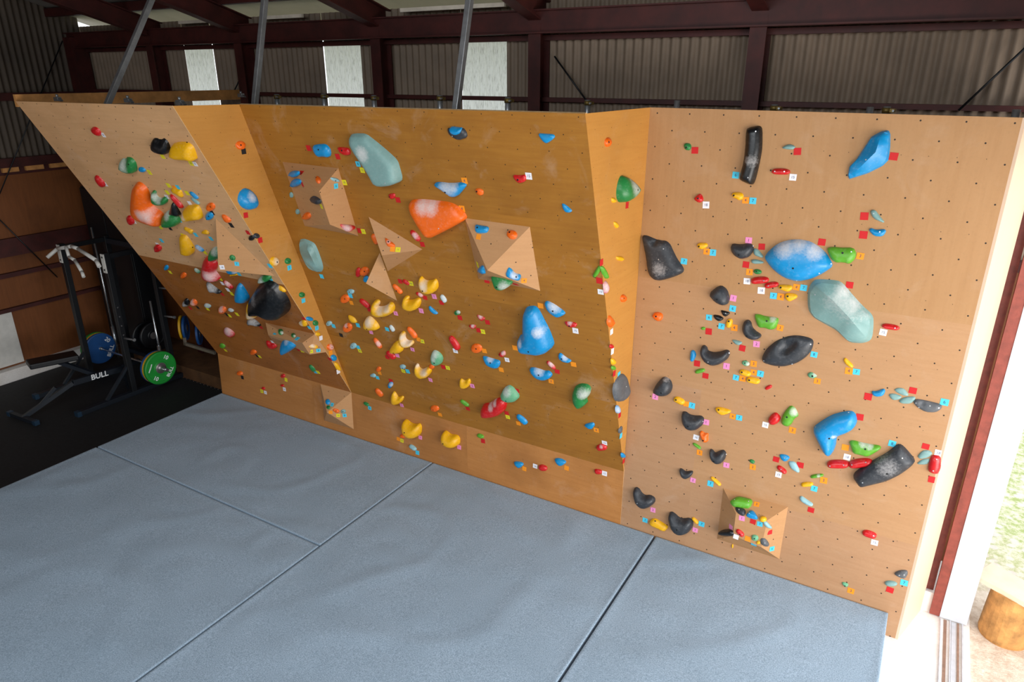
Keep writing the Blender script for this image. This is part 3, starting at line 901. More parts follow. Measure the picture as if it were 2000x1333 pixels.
H(z, 'blue', 'nub', E(1002, 602, 142, 84, 15), on='AB'); H(z, 'green', 'nub', E(1112, 680, 105, 115), on='AB', bolt=1); T(z, 'blue', 1130, 772, '7', 'AB')
H(z, 'yellow', 'nub', E(1155, 885, 92, 78), on='AB'); T(z, 'white', 1205, 960, None, 'AB')
H(z, 'orange', 'nub', E(1388, 1130, 130, 128), on='AB', chalk=(1410, 1120, 45), bolt=(1408, 1135)); T(z, 'orange', 1388, 1232, None, 'AB')
z = 'z7'
H(z, 'blue', 'nub', E(1530, 362, 72, 82), on='AB'); T(z, 'red', 1482, 376, None, 'A')
H(z, 'yellow', 'crimp', CP(1548, 415, 1602, 512, 50), on='AB'); T(z, 'white', 1580, 520, None, 'AB')
H('px', 'orange', 'nub', [(460, 284), (465, 276), (474, 275), (481, 281), (478, 292), (467, 293)], on='AB', bolt=1, slot=[(468, 284, 4, .3)]); T('px', 'black', 476, 296, None, 'AB')
H('px', 'blue', 'ball', [(467, 392), (470, 377), (480, 367), (492, 370), (503, 382), (507, 398), (502, 408), (488, 412), (474, 405)], h=.45, on='AB', short='speckled blue ball hold', label='rounded blue hold high on the narrow side face beside the steep face', chalk=(492, 385, 9))
# ---- foot of the steep face
H(z, 'orange', 'nub', [(530, 285), (560, 265), (605, 285), (610, 310), (575, 328), (540, 312)]); T(z, 'black', 620, 338); T(z, 'yellow', 650, 345)
H(z, 'orange', 'nub', E(410, 545, 68, 52, 20)); T(z, 'black', 445, 592)
H(z, 'red', 'nub', E(922, 575, 50, 50), bolt=1); T(z, 'yellow', 962, 620); H(z, 'red', 'nub', E(916, 688, 44, 28, 15)); T(z, 'white', 943, 732, '16')
H(z, 'red', 'nub', E(690, 722, 44, 34, 25)); T(z, 'yellow', 675, 754, '10'); T(z, 'white', 718, 770, '15')
H(z, 'green', 'crimp', CP(1232, 452, 1304, 522, 34)); T(z, 'blue', 1306, 526); T(z, 'yellow', 1342, 530)
H(z, 'blue', 'ball', E(1452, 880, 58, 74)); T(z, 'blue', 1507, 914, '6'); H(z, 'green', 'nub', E(1460, 945, 48, 50), bolt=1)
H(z, 'orange', 'nub', [(1510, 985), (1520, 960), (1575, 968), (1602, 1000), (1560, 1020)], bolt=1); T(z, 'orange', 1490, 1005); T(z, 'yellow', 1580, 1042, '10')
H(z, 'teal', 'nub', E(1640, 996, 66, 54), bolt=(1635, 998)); T(z, 'blue', 1655, 1042, '8')
# ---- overhanging face
z = 'z8'
T(z, 'red', 350, 330)
H(z, 'blue', 'jug', [(378, 310), (430, 296), (520, 290), (570, 340), (582, 400), (567, 437), (510, 427), (450, 432), (400, 372)], h=.4, bolt=(455, 348), short='high blue jug', label='blue jug hold high on the overhanging face near the teal slab hold')
H(z, 'red', 'jug', [(648, 326), (700, 323), (780, 333), (798, 380), (792, 412), (730, 410), (680, 376)], h=.4, bolt=(708, 358)); T(z, 'red', 665, 422)
H(z, 'teal', 'slab', [(768, 200), (830, 186), (940, 188), (1010, 240), (1110, 320), (1200, 398), (1287, 480), (1312, 560), (1347, 690), (1290, 732), (1150, 747), (1080, 717), (1020, 620), (920, 490), (830, 380), (772, 290)], h=.3, roll=.42, belly=.9, sharp=1, chalk=(930, 395, 70), screws=[(1205, 690)], short='long teal slab hold', label='long pale teal slab hold high on the overhanging face')
T(z, 'blue', 885, 502, '8'); T(z, 'yellow', 932, 570, '11')
H(z, 'blue', 'nub', [(135, 590), (180, 580), (235, 588), (232, 630), (190, 652), (140, 635)]); H(z, 'blue', 'nub', [(155, 690), (180, 668), (240, 672), (260, 712), (225, 745), (170, 762)])
T(z, 'red', 265, 598); T(z, 'red', 281, 722)
H(z, 'orange', 'nub', E(448, 668, 60, 82, -15), bolt=(430, 652)); H(z, 'pale blue', 'crimp', [(585, 655), (610, 645), (670, 660), (695, 695), (650, 700), (605, 680)], bolt=(642, 685)); T(z, 'blue', 645, 742, '6')
H(z, 'black', 'nub', CP(365, 868, 468, 932, 62)); T(z, 'yellow', 487, 962, '11')
H(z, 'orange', 'nub', E(322, 1070, 80, 80), bolt=(292, 1075))
H(z, 'red', 'jug', [(695, 1158), (725, 1155), (855, 1168), (860, 1200), (785, 1250), (720, 1205)], chalk=(770, 1190, 50))
H(z, 'teal', 'nub', E(158, 840, 40, 66, -20), on='B'); H(z, 'teal', 'nub', E(226, 1022, 46, 62, -25), on='B')
T(z, 'yellow', 738, 703, '10', 'B'); T(z, 'red', 902, 1226, None, 'B'); T(z, 'yellow', 942, 1234, '11', 'B')
H(z, 'red', 'nub', [(1210, 830), (1280, 820), (1288, 865), (1260, 888), (1218, 875)], bolt=(1228, 858)); T(z, 'red', 1318, 892)
z = 'z9'
H(z, 'black', 'pocket', [(485, 112), (520, 108), (580, 118), (650, 106), (690, 160), (692, 210), (612, 237), (545, 207), (498, 165)], h=.35, short='black dish hold', label='black dish-shaped hold with a blue hold nested in it', screws=[(545, 190)])
H(z, 'blue', 'nub', [(502, 115), (530, 97), (600, 108), (642, 110), (637, 162), (590, 182), (538, 166)], h=.8, label='blue half-round hold nested inside the black dish hold')
H(z, 'blue', 'jug', [(1413, 163), (1500, 170), (1582, 174), (1599, 205), (1560, 240), (1510, 272), (1465, 240)], h=.4, short='lone high blue jug', label='blue jug alone near the top corner of the overhanging face')
H(z, 'red', 'jug', [(1158, 590), (1230, 597), (1299, 588), (1299, 660), (1230, 680), (1180, 637)], bolt=(1218, 638)); T(z, 'white', 1330, 600, '15')
H(z, 'blue', 'jug', [(348, 680), (400, 670), (520, 684), (640, 673), (688, 700), (640, 760), (590, 817), (530, 820), (450, 762), (358, 712)], h=.42, chalk=[(480, 710, 90), (540, 710, 60)], bolt=(475, 765), short='chalked blue jug', label='wide blue jug with a chalk patch just above the orange shield hold'); T(z, 'orange', 670, 648, '4')
H(z, 'orange', 'nub', [(772, 735), (815, 728), (860, 748), (862, 790), (840, 805), (795, 790)], bolt=(795, 760))
H(z, 'blue', 'nub', [(1663, 883), (1702, 895), (1778, 960), (1760, 978), (1710, 977), (1680, 945)])
H(z, 'orange', 'shield', [(73, 892), (108, 863), (200, 858), (350, 873), (480, 888), (562, 920), (632, 980), (670, 1040), (662, 1072), (560, 1132), (400, 1212), (350, 1235), (300, 1224), (240, 1162), (158, 1062), (93, 972)], h=.36, roll=.6, belly=.9, chalk=[(215, 930, 75), (300, 935, 80)], screws=[(415, 1130)], short='orange shield hold', label='big orange shield-shaped hold with a chalk patch in the middle of the overhanging face')
T(z, 'orange', 645, 935, '4')
z = 'z12'
H(z, 'blue', 'nub', [(370, 97), (440, 110), (527, 125), (507, 190), (440, 200), (375, 192)], bolt=(402, 138)); T(z, 'orange', 415, 238)
H(z, 'orange', 'ball', E(772, 212, 118, 104, 20), h=.5, bolt=(750, 188))
H(z, 'blue', 'jug', [(703, 668), (740, 573), (775, 588), (815, 640), (887, 655), (857, 722), (770, 702)], chalk=(800, 660, 50), bolt=(822, 672)); T(z, 'orange', 908, 713, '4')
H(z, 'blue', 'nub', [(403, 590), (447, 538), (477, 637), (455, 648)]); T(z, 'yellow', 405, 540)
H(z, 'green', 'ball', [(533, 666), (640, 670), (702, 690), (784, 740), (722, 802), (660, 828), (598, 808), (558, 740)], h=.5, on='B2', bolt=(615, 778), chalk=(690, 785, 60), short='green half-dome hold', label='green half-dome hold tucked under the plywood pyramid'); T(z, 'red', 505, 712, None); T(z, 'red', 815, 752, None)
H(z, 'blue', 'jug', [(1116, 960), (1150, 940), (1230, 978), (1340, 1058), (1353, 1085), (1290, 1117), (1250, 1112), (1158, 1047)], chalk=(1230, 1000, 70), bolt=(1222, 1042)); T(z, 'orange', 1088, 985)
H(z, 'red', 'jug', [(1338, 1156), (1477, 1175), (1477, 1222), (1400, 1224), (1358, 1196)], chalk=(1400, 1175, 30), bolt=(1400, 1205)); T(z, 'white', 1466, 1257, '15')
z = 'z10'
H(z, 'orange', 'nub', [(508, 453), (545, 460), (684, 562), (672, 602), (558, 602), (522, 530)], chalk=(575, 520, 40), bolt=(572, 522)); T(z, 'orange', 640, 642); T(z, 'yellow', 728, 650, '11')
H(z, 'orange', 'crimp', CP(298, 405, 392, 565, 80), on='B')
H(z, 'red', 'crimp', CP(925, 345, 1080, 512, 82), chalk=(1000, 430, 45)); T(z, 'red', 1125, 562)
H(z, 'orange', 'nub', E(175, 1010, 155, 150), bolt=1, slot=[(170, 1010, 40, .3)]); H(z, 'red', 'nub', E(76, 1022, 90, 160)); H(z, 'blue', 'nub', E(205, 1132, 95, 108))
T(z, 'red', 765, 1165); H(z, 'red', 'crimp', CP(795, 1150, 912, 1220, 58)); T(z, 'yellow', 940, 1200, '10')
z = 'z11'
Y = 'yellow'
H(z, Y, 'jug', [(1373, 150), (1383, 93), (1412, 88), (1440, 130), (1490, 150), (1560, 140), (1602, 118), (1632, 170), (1638, 240), (1602, 297), (1540, 320), (1470, 302), (1408, 246), (1378, 190)], h=.55, bolt=(1452, 262), chalk=(1450, 215, 60), short='topmost yellow jug', label='topmost of the curved yellow jugs on the overhanging face'); T(z, 'pink', 1600, 346, '1')
H(z, 'orange', 'crimp', CP(1025, 190, 1155, 310, 58), bolt=(1085, 268))
H(z, 'red', 'crimp', CP(1345, 298, 1445, 352, 42), chalk=(1410, 325, 30)); T(z, 'red', 1475, 363)
H(z, 'pale blue', 'crimp', CP(1685, 330, 1758, 430, 58), chalk=(1725, 380, 60)); T(z, 'red', 1700, 432)
H(z, Y, 'jug', [(1153, 430), (1165, 373), (1200, 350), (1240, 362), (1243, 395), (1225, 415), (1290, 410), (1350, 383), (1392, 393), (1402, 450), (1372, 522), (1290, 550), (1208, 522), (1163, 476)], h=.55, short='horned yellow jug', label='horned yellow jug beside the tip of the thin triangular volume'); T(z, 'pink', 1422, 542, '1')
H(z, 'blue', 'crimp', [(1515, 490), (1535, 478), (1580, 520), (1650, 578), (1640, 595), (1590, 585), (1535, 540)])
H(z, 'green', 'nub', E(1912, 573, 88, 66), chalk=(1930, 560, 30), bolt=(1900, 580)); T(z, 'red', 1952, 638)
H(z, Y, 'jug', [(723, 510), (743, 440), (785, 406), (832, 420), (838, 465), (805, 500), (870, 505), (940, 480), (970, 438), (1022, 458), (1043, 520), (1017, 592), (920, 630), (820, 622), (753, 582)], h=.5, chalk=[(840, 530, 60), (920, 510, 60)], bolt=(1008, 480), short='chalky curved yellow jug', label='largest curved yellow jug, chalk dusted, just under the thin triangular volume'); T(z, 'pink', 1072, 577, '2')
H(z, 'red', 'crimp', CP(572, 392, 712, 502, 62)); T(z, 'red', 712, 528)
H(z, 'orange', 'nub', E(370, 385, 126, 118), bolt=1, slot=[(360, 390, 34, .3)]); H(z, 'pale blue', 'nub', [(395, 270), (440, 245), (500, 265), (495, 310), (450, 312), (410, 295)], bolt=(440, 285)); T(z, 'blue', 452, 335); T(z, 'orange', 465, 432)
H(z, 'pale blue', 'nub', E(155, 720, 82, 68), bolt=(145, 725)); T(z, 'blue', 220, 750)
H(z, Y, 'crimp', [(408, 612), (430, 608), (500, 640), (548, 715), (480, 712), (430, 665)]); T(z, 'blue', 555, 740); H(z, 'orange', 'nub', E(405, 780, 128, 126), bolt=1, slot=[(398, 782, 34, .3)], chalk=(375, 750, 30)); T(z, 'black', 325, 876)
H(z, Y, 'sloper', [(613, 730), (640, 660), (692, 626), (742, 660), (802, 720), (840, 790), (812, 817), (720, 817), (648, 795)], h=.5, chalk=(685, 705, 60), bolt=(685, 788)); T(z, 'pink', 735, 836)
T(z, 'blue', 955, 795); H(z, 'pale blue', 'crimp', CP(985, 745, 1050, 828, 46), chalk=(1015, 785, 60))
H(z, 'orange', 'crimp', CP(1225, 775, 1355, 920, 64), bolt=(1268, 878)); T(z, 'orange', 1385, 935); T(z, 'yellow', 1435, 960, '10')
H(z, 'orange', 'crimp', CP(766, 925, 874, 1060, 52), chalk=(830, 1000, 30))
H(z, Y, 'jug', [(1103, 920), (1123, 855), (1160, 836), (1192, 860), (1187, 920), (1210, 960), (1250, 970), (1290, 963), (1312, 1000), (1270, 1047), (1200, 1047), (1138, 1002)], h=.6, chalk=[(1155, 920, 45), (1190, 985, 45), (1240, 1000, 40)]); T(z, 'pink', 1302, 1072, '2')
H(z, Y, 'sloper', [(978, 1085), (1020, 1010), (1080, 963), (1122, 985), (1167, 1065), (1152, 1117), (1080, 1137), (1008, 1122)], h=.5, bolt=(1048, 1115)); T(z, 'pink', 1095, 1155)
H(z, 'red', 'crimp', CP(938, 1110, 1062, 1205, 66)); T(z, 'red', 958, 1180)
H(z, 'pale blue', 'nub', E(487, 1028, 90, 82), bolt=(480, 1032)); T(z, 'blue', 558, 1042); T(z, 'yellow', 580, 1090, '10')
H(z, 'red', 'crimp', CP(1803, 900, 1938, 1080, 78)); T(z, 'white', 1890, 1092, '16')
H(z, 'mint', 'sloper', [(1538, 1190), (1560, 1108), (1600, 1096), (1662, 1130), (1712, 1200), (1692, 1282), (1620, 1302), (1558, 1262)], h=.5, chalk=[(1590, 1150, 50), (1580, 1200, 40)], bolt=(1608, 1252), short='mint pear hold', label='mint green pear-shaped hold with a chalked flank, between the yellow jugs')
z = 'z14'
H(z, 'orange', 'nub', E(1290, 332, 66, 52, 15)); T(z, 'red', 1425, 332); T(z, 'yellow', 1476, 341, '11')
H(z, Y, 'jug', [(1088, 360), (1103, 306), (1130, 313), (1142, 355), (1180, 375), (1230, 348), (1272, 348), (1282, 400), (1240, 457), (1180, 462), (1118, 422)], h=.55, chalk=[(1190, 390, 45), (1115, 335, 30)]); T(z, 'pink', 1280, 478, '1')
H(z, 'pale blue', 'nub', [(922, 318), (960, 303), (1000, 325), (990, 360), (950, 355)], bolt=(965, 345)); T(z, 'yellow', 972, 377, '10'); T(z, 'blue', 1022, 380)
H(z, 'orange', 'nub', E(690, 360, 55, 60, 30)); T(z, 'orange', 703, 398); H(z, 'pale blue', 'crimp', [(588, 425), (630, 405), (660, 425), (655, 455), (628, 445), (600, 440)]); T(z, 'blue', 680, 452)
H(z, 'blue', 'nub', [(793, 530), (820, 500), (855, 510), (850, 550), (820, 580), (798, 560)], chalk=(835, 540, 25)); T(z, 'red', 833, 490)
H(z, 'orange', 'crimp', CP(652, 585, 735, 668, 46))
H(z, Y, 'jug', [(823, 680), (840, 623), (865, 623), (890, 665), (905, 690), (950, 670), (970, 690), (947, 742), (890, 764), (843, 737)], h=.55); T(z, 'pink', 955, 765, '2')
H(z, 'green', 'crimp', CP(520, 735, 580, 772, 34)); T(z, 'blue', 592, 797, '6')
H(z, 'orange', 'nub', [(1272, 795), (1300, 772), (1360, 780), (1378, 820), (1340, 845), (1290, 825)], bolt=(1312, 815)); T(z, 'orange', 1387, 870)
H(z, Y, 'jug', [(943, 990), (958, 943), (985, 938), (1040, 985), (1090, 995), (1137, 983), (1157, 1030), (1147, 1110), (1090, 1152), (1018, 1132), (963, 1072)], h=.55, bolt=(995, 1070), short='low yellow jug', label='plump yellow jug on the kickboard, the one nearer the corner pyramid'); T(z, 'pink', 1165, 1130, '1')
H(z, 'orange', 'nub', E(962, 1118, 66, 44, 15)); T(z, 'orange', 916, 1147); T(z, 'yellow', 957, 1166, '10')
H(z, Y, 'jug', [(1388, 1120), (1413, 1068), (1440, 1068), (1490, 1110), (1560, 1115), (1592, 1150), (1592, 1217), (1540, 1257), (1470, 1242), (1408, 1192)], h=.55, bolt=(1432, 1195), short='lowest yellow jug', label='lowest plump yellow jug on the kickboard under the overhanging face'); T(z, 'pink', 1605, 1240, '1')
H(z, 'pale blue', 'crimp', CP(1035, 1220, 1115, 1275, 42)); T(z, 'blue', 1132, 1302)
z = 'z13'
H(z, 'red', 'crimp', [(545, 215), (575, 222), (640, 245), (650, 268), (610, 295), (570, 260)], chalk=(590, 235, 30)); T(z, 'red', 680, 302)
H(z, 'red', 'crimp', [(448, 340), (500, 330), (548, 345), (530, 378), (490, 382)], chalk=(500, 345, 25)); T(z, 'red', 574, 396); T(z, 'yellow', 625, 412, '11')
H(z, 'orange', 'nub', E(546, 616, 136, 110, 10), bolt=1, h=.35); T(z, 'orange', 642, 640)
H(z, 'red', 'nub', [(793, 685), (877, 633), (898, 692), (850, 722)], bolt=(822, 690), chalk=(860, 670, 30)); T(z, 'white', 911, 746, '15')
H(z, 'blue', 'jug', [(610, 713), (640, 713), (740, 745), (822, 768), (823, 812), (797, 858), (700, 832), (648, 792)], chalk=(700, 745, 40), bolt=(712, 785)); T(z, 'orange', 842, 863)
H(z, 'blue', 'sloper', [(1078, 240), (1093, 178), (1130, 148), (1215, 143), (1262, 190), (1312, 290), (1382, 420), (1432, 550), (1443, 600), (1402, 662), (1310, 692), (1220, 677), (1118, 667), (1048, 622), (1022, 540), (1033, 488), (1085, 478), (1080, 360)], h=.45, roll=.75, chalk=[(1065, 560, 35), (1270, 430, 60)], bolt=(1186, 624), screws=[(1200, 190)], short='big blue nose hold', label='big blue nose-shaped hold on the lower overhanging face'); T(z, 'orange', 1005, 605)
H(z, 'blue', 'crimp', [(1513, 690), (1535, 666), (1600, 720), (1677, 765), (1640, 787), (1570, 772), (1518, 735)], chalk=(1590, 730, 35), bolt=(1558, 735)); T(z, 'orange', 1698, 800)
H(z, 'red', 'crimp', CP(1378, 770, 1480, 858, 44), chalk=(1430, 805, 35)); T(z, 'red', 1505, 885)
H(z, 'blue', 'jug', [(1163, 855), (1220, 848), (1290, 868), (1350, 890), (1400, 888), (1443, 930), (1422, 972), (1350, 997), (1258, 972), (1188, 910)], chalk=(1280, 885, 60), bolt=(1285, 928)); T(z, 'orange', 1433, 1000, '3')
H(z, Y, 'pocket', [(343, 1000), (355, 973), (400, 1005), (455, 973), (477, 1020), (447, 1082), (390, 1092), (343, 1052)], h=.5, slot=[(395, 1015, 35, .4)]); T(z, 'pink', 500, 1055, '2')
H(z, 'mint', 'ball', [(823, 1170), (858, 1100), (920, 1060), (972, 1090), (1032, 1160), (1047, 1210), (1000, 1252), (910, 1252), (838, 1207)], h=.5, chalk=(890, 1130, 60), bolt=(905, 1225), short='chalked mint ball', label='mint green ball hold with a chalked top resting on the red lobed hold'); T(z, 'red', 1030, 1112)
z = 'z15'
H(z, 'red', 'jug', [(560, 340), (580, 298), (640, 293), (680, 263), (720, 243), (772, 255), (797, 300), (782, 362), (720, 402), (620, 412), (573, 387)], h=.5, chalk=[(650, 320, 30), (680, 290, 25)], short='red lobed hold', label='bright red lobed hold low on the overhanging face'); T(z, 'red', 808, 368); T(z, 'yellow', 818, 404, '11')
H(z, 'green', 'pinch', [(1408, 200), (1428, 140), (1480, 110), (1550, 116), (1585, 150), (1572, 210), (1540, 250), (1557, 285), (1490, 332), (1448, 302), (1418, 260)], h=.5, chalk=(1520, 200, 60), screws=[(1497, 190), (1495, 212)], short='notched green hold', label='green notched hold low on the overhanging face, nearest the slab corner')
H(z, 'lime', 'crimp', CP(374, 252, 455, 305, 30)); T(z, 'red', 446, 327)
H(z, 'blue', 'crimp', CP(898, 392, 995, 472, 46)); T(z, 'orange', 917, 464)
H(z, 'lime', 'crimp', CP(530, 572, 592, 596, 36)); T(z, 'red', 588, 628)
H(z, 'blue', 'nub', [(1518, 480), (1610, 456), (1627, 485), (1600, 522), (1565, 512)]); T(z, 'orange', 1641, 526, '4')
H(z, 'red', 'nub', [(1628, 685), (1690, 653), (1742, 690), (1732, 717), (1660, 722)], chalk=(1685, 685, 18)); T(z, 'white', 1718, 645, '16')
H(z, 'blue', 'nub', [(866, 820), (940, 826), (967, 850), (925, 887), (888, 865)]); T(z, 'orange', 972, 886); T(z, 'white', 1073, 862, '16'); H(z, 'red', 'nub', [(1098, 862), (1130, 848), (1180, 868), (1182, 905), (1140, 912), (1105, 892)])
H(z, 'blue', 'jug', [(1243, 795), (1300, 790), (1368, 828), (1310, 870), (1268, 842)]); T(z, 'orange', 1365, 880); H(z, 'red', 'nub', [(1620, 888), (1690, 900), (1692, 935), (1650, 942), (1625, 925)]); T(z, 'white', 1718, 930, '15')
H('z6', 'teal', 'gem', [(1328, 430), (1400, 413), (1480, 440), (1582, 490), (1642, 620), (1702, 790), (1727, 900), (1690, 977), (1540, 932), (1478, 880), (1398, 740), (1338, 600)], h=.4, on='B', ridge=[(1500, 560, 1), (1570, 700, 1), (1640, 850, .8)], screws=[], short='teal gem hold', label='faceted pale teal hold in the corner of the overhanging face and its narrow side face'); T('z6', 'blue', 1735, 1000, None, 'B')
# ---- side face between overhanging and upright faces
z = 'z16'
H(z, 'orange', 'nub', E(352, 297, 62, 100, 10), on='BC', bolt=1)
H(z, 'green', 'fin', [(473, 780), (490, 690), (520, 626), (580, 650), (642, 710), (657, 770), (622, 840), (560, 892), (500, 912), (473, 860)], h=.5, on='BC', chalk=(620, 735, 45), bolt=(628, 775), short='green fin hold', label='smooth green fin hold on the narrow side face beside the upright face'); T(z, 'red', 537, 928, None, 'BC')
H(z, Y, 'nub', [(383, 855), (410, 850), (430, 880), (425, 905), (390, 905)], on='BC'); H(z, Y, 'nub', [(408, 1090), (445, 1100), (452, 1140), (435, 1168), (412, 1130)], on='BC')
z = 'z17'
H(z, Y, 'nub', [(450, 370), (520, 368), (540, 400), (520, 432), (460, 415)], on='BC'); T(z, 'red', 270, 442, None, 'BC')
H(z, 'lime', 'crimp', CP(258, 485, 178, 620, 56), on='B'); H(z, 'lime', 'crimp', CP(283, 485, 342, 635, 48), on='BC'); T(z, 'red', 247, 658, None, 'B'); T(z, 'white', 262, 790, '15', 'B')
H(z, 'red', 'pinch', [(305, 690), (335, 650), (365, 730), (345, 790), (318, 822), (310, 760)], on='BC', chalk=(340, 735, 40))
H(z, 'orange', 'nub', E(537, 868, 64, 98, 10), on='BC', bolt=1)
H(z, 'orange', 'fin', [(350, 1140), (375, 1055), (428, 1130), (425, 1160), (385, 1225), (355, 1180)], on='BC'); T(z, 'white', 390, 1262, None, 'BC')
z = 'z18'
H(z, 'red', 'nub', E(290, 165, 32, 42), on='BC'); T(z, 'white', 293, 207, None, 'BC')
H(z, Y, 'nub', [(287, 275), (305, 265), (328, 290), (315, 325), (292, 325)], on='BC'); H(z, 'lime', 'nub', E(307, 352, 34, 42), on='BC'); T(z, 'red', 309, 400, None, 'BC')
T(z, 'blue', 350, 408, None, 'BC')
H(z, 'grey', 'oval', [(313, 560), (328, 480), (370, 413), (405, 400), (432, 430), (447, 510), (452, 550), (422, 622), (375, 655), (333, 642)], h=.25, on='BC', short='grey oval hold', label='flat grey oval hold on the narrow side face', slot=[(405, 545, 25, .3)], screws=[(420, 515)])
H(z, 'blue', 'nub', E(345, 712, 34, 76), on='BC', chalk=(348, 720, 20)); T(z, 'red', 356, 762, None, 'BC')
H(z, 'grey', 'fin', [(355, 890), (365, 865), (383, 852), (380, 890), (362, 928), (354, 915)], on='BC'); T(z, 'blue', 367, 940, None, 'BC')
H(z, 'blue', 'nub', [(375, 1090), (395, 1088), (410, 1115), (390, 1138), (375, 1125)], on='BC'); T(z, 'red', 391, 1160, None, 'BC')
# ---- upright face
z = 'z17'
H(z, 'black', 'flare', [(733, 150), (755, 120), (810, 128), (880, 160), (960, 184), (1030, 188), (1077, 230), (1112, 310), (1162, 410), (1222, 490), (1243, 540), (1222, 577), (1120, 622), (960, 667), (900, 662), (838, 612), (803, 530), (788, 400), (758, 260)], h=.2, roll=.6, screws=[(950, 405), (1003, 282)], slot=[(885, 210, 28, .5)], chalk=(960, 520, 60), short='black flared hold', label='flat black flared hold on the upright face nearest the narrow side face'); T(z, 'blue', 1248, 428, '7')
H(z, 'orange', 'ball', [(865, 1080), (890, 1040), (940, 1032), (985, 1050), (997, 1095), (975, 1135), (935, 1142), (890, 1112)], h=.5, bolt=(917, 1082))
z = 'z16'
H(z, 'green', 'nub', [(1098, 320), (1130, 303), (1170, 312), (1182, 350), (1160, 382), (1115, 375)], bolt=(1130, 350)); T(z, 'red', 1217, 379)
H(z, 'red', 'nub', [(1200, 870), (1225, 835), (1265, 810), (1290, 835), (1303, 885), (1255, 910)], h=.5, bolt=(1248, 860)); T(z, 'white', 1328, 926, '18')
z = 'z19'
H(z, 'jet black', 'slab', [(263, 160), (285, 141), (395, 118), (419, 150), (417, 330), (402, 420), (382, 520), (352, 640), (326, 683), (210, 632), (203, 600), (238, 480), (256, 350)], h=.32, roll=.8, screws=[(360, 176), (296, 602)], chalk=(320, 450, 40), short='tall black slab hold', label='tall black slab hold near the top of the upright face'); T(z, 'blue', 176, 582, '6')
H(z, 'teal', 'crimp', [(593, 335), (640, 302), (690, 293), (738, 320), (702, 349)]); T(z, 'red', 750, 362)
H(z, 'red', 'bar', CP(506, 550, 680, 552, 62), screws=[(540, 548), (628, 549)]); T(z, 'white', 708, 602, '15')
H(z, 'blue', 'wedge', [(1208, 600), (1223, 510), (1290, 440), (1370, 318), (1430, 228), (1520, 178), (1592, 163), (1612, 200), (1610, 330), (1592, 450), (1540, 502), (1400, 572), (1225, 627)], h=.42, sharp=0, ridge=[(1520, 230, .75), (1475, 370, 1), (1290, 550, .6)], screws=[(1385, 440)], short='pointed blue wedge hold', label='long pointed blue wedge hold near the top of the upright face'); T(z, 'red', 1645, 408)
H(z, Y, 'bean', [(133, 760), (155, 742), (225, 742), (250, 768), (240, 808), (205, 820), (180, 805), (145, 790)], bolt=(157, 772), screws=[]); T(z, 'orange', 268, 816, '4'); T(z, 'blue', 336, 821, '7')
H(z, 'teal', 'fin', [(1422, 920), (1445, 905), (1475, 908), (1512, 960), (1562, 1020), (1545, 1028), (1450, 985)], screws=[(1458, 938)]); T(z, 'red', 1372, 964)
H(z, 'blue', 'bean', [(1408, 1095), (1430, 1073), (1482, 1093), (1562, 1083), (1577, 1110), (1540, 1157), (1460, 1152)], h=.4, screws=[(1515, 1110)]); T(z, 'red', 1363, 1138)
z = 'z17'
H(z, Y, 'bean', [(1395, 232), (1430, 208), (1515, 212), (1532, 245), (1500, 275), (1455, 292), (1410, 270)], bolt=(1425, 252)); T(z, 'orange', 1518, 313, '4'); T(z, 'blue', 1590, 325, '7')
z = 'z20'
T(z, 'pink', 422, 152, '1')
H(z, 'black', 'jug', [(233, 215), (255, 188), (340, 200), (430, 183), (467, 215), (462, 270), (420, 327), (345, 347), (275, 312), (238, 260)], h=.5, bolt=(325, 297), screws=[(450, 222)], short='round black jug', label='round black jug beside the wide blue lens hold'); T(z, 'red', 553, 216)
H(z, 'teal', 'fin', [(466, 233), (510, 238), (572, 315), (562, 332), (470, 302)]); H(z, 'teal', 'fin', [(438, 355), (480, 340), (572, 365), (572, 387), (460, 390)]); T(z, 'red', 395, 396)
T(z, 'orange', 430, 470, '3'); H(z, 'green', 'nub', E(510, 468, 88, 52, 8), bolt=(500, 465))
H(z, 'blue', 'lens', [(562, 330), (610, 268), (700, 193), (800, 158), (920, 148), (1040, 173), (1142, 240), (1202, 300), (1257, 400), (1252, 432), (1150, 502), (1030, 557), (900, 580), (780, 547), (668, 472), (598, 392)], h=.3, roll=.95, chalk=[(780, 230, 120), (920, 190, 110), (1080, 260, 110)], bolt=(870, 428), screws=[(1232, 408), (895, 565), (1122, 492)], short='wide blue lens hold', label='wide blue lens-shaped hold with a chalky top in the middle of the upright face'); T(z, 'red', 1155, 170)
H(z, 'lime', 'jug', [(1203, 250), (1212, 228), (1270, 220), (1340, 230), (1470, 228), (1502, 290), (1482, 350), (1430, 397), (1370, 378), (1290, 382), (1238, 340)], h=.35, bolt=(1362, 280), screws=[(1448, 270)], short='lime block hold', label='lime green block hold touching the tip of the wide blue lens hold'); T(z, 'orange', 1540, 310, '3')
T(z, 'white', 405, 562, '18'); H(z, 'red', 'bar', CP(440, 566, 622, 548, 74), screws=[(575, 558)]); H(z, 'red', 'bar', CP(578, 616, 720, 590, 62), screws=[(620, 608)]); T(z, 'white', 548, 656, '18')
H(z, Y, 'bean', [(714, 612), (740, 598), (850, 602), (864, 640), (820, 672), (770, 660), (722, 640)], bolt=(742, 626)); T(z, 'orange', 900, 622, '4'); T(z, 'blue', 972, 628, '7')
H(z, Y, 'bean', [(780, 700), (800, 682), (890, 688), (917, 720), (880, 748), (825, 772), (785, 740)], bolt=(812, 714)); T(z, 'orange', 742, 718, '4'); T(z, 'blue', 670, 708, '7')
T(z, 'red', 1432, 600)
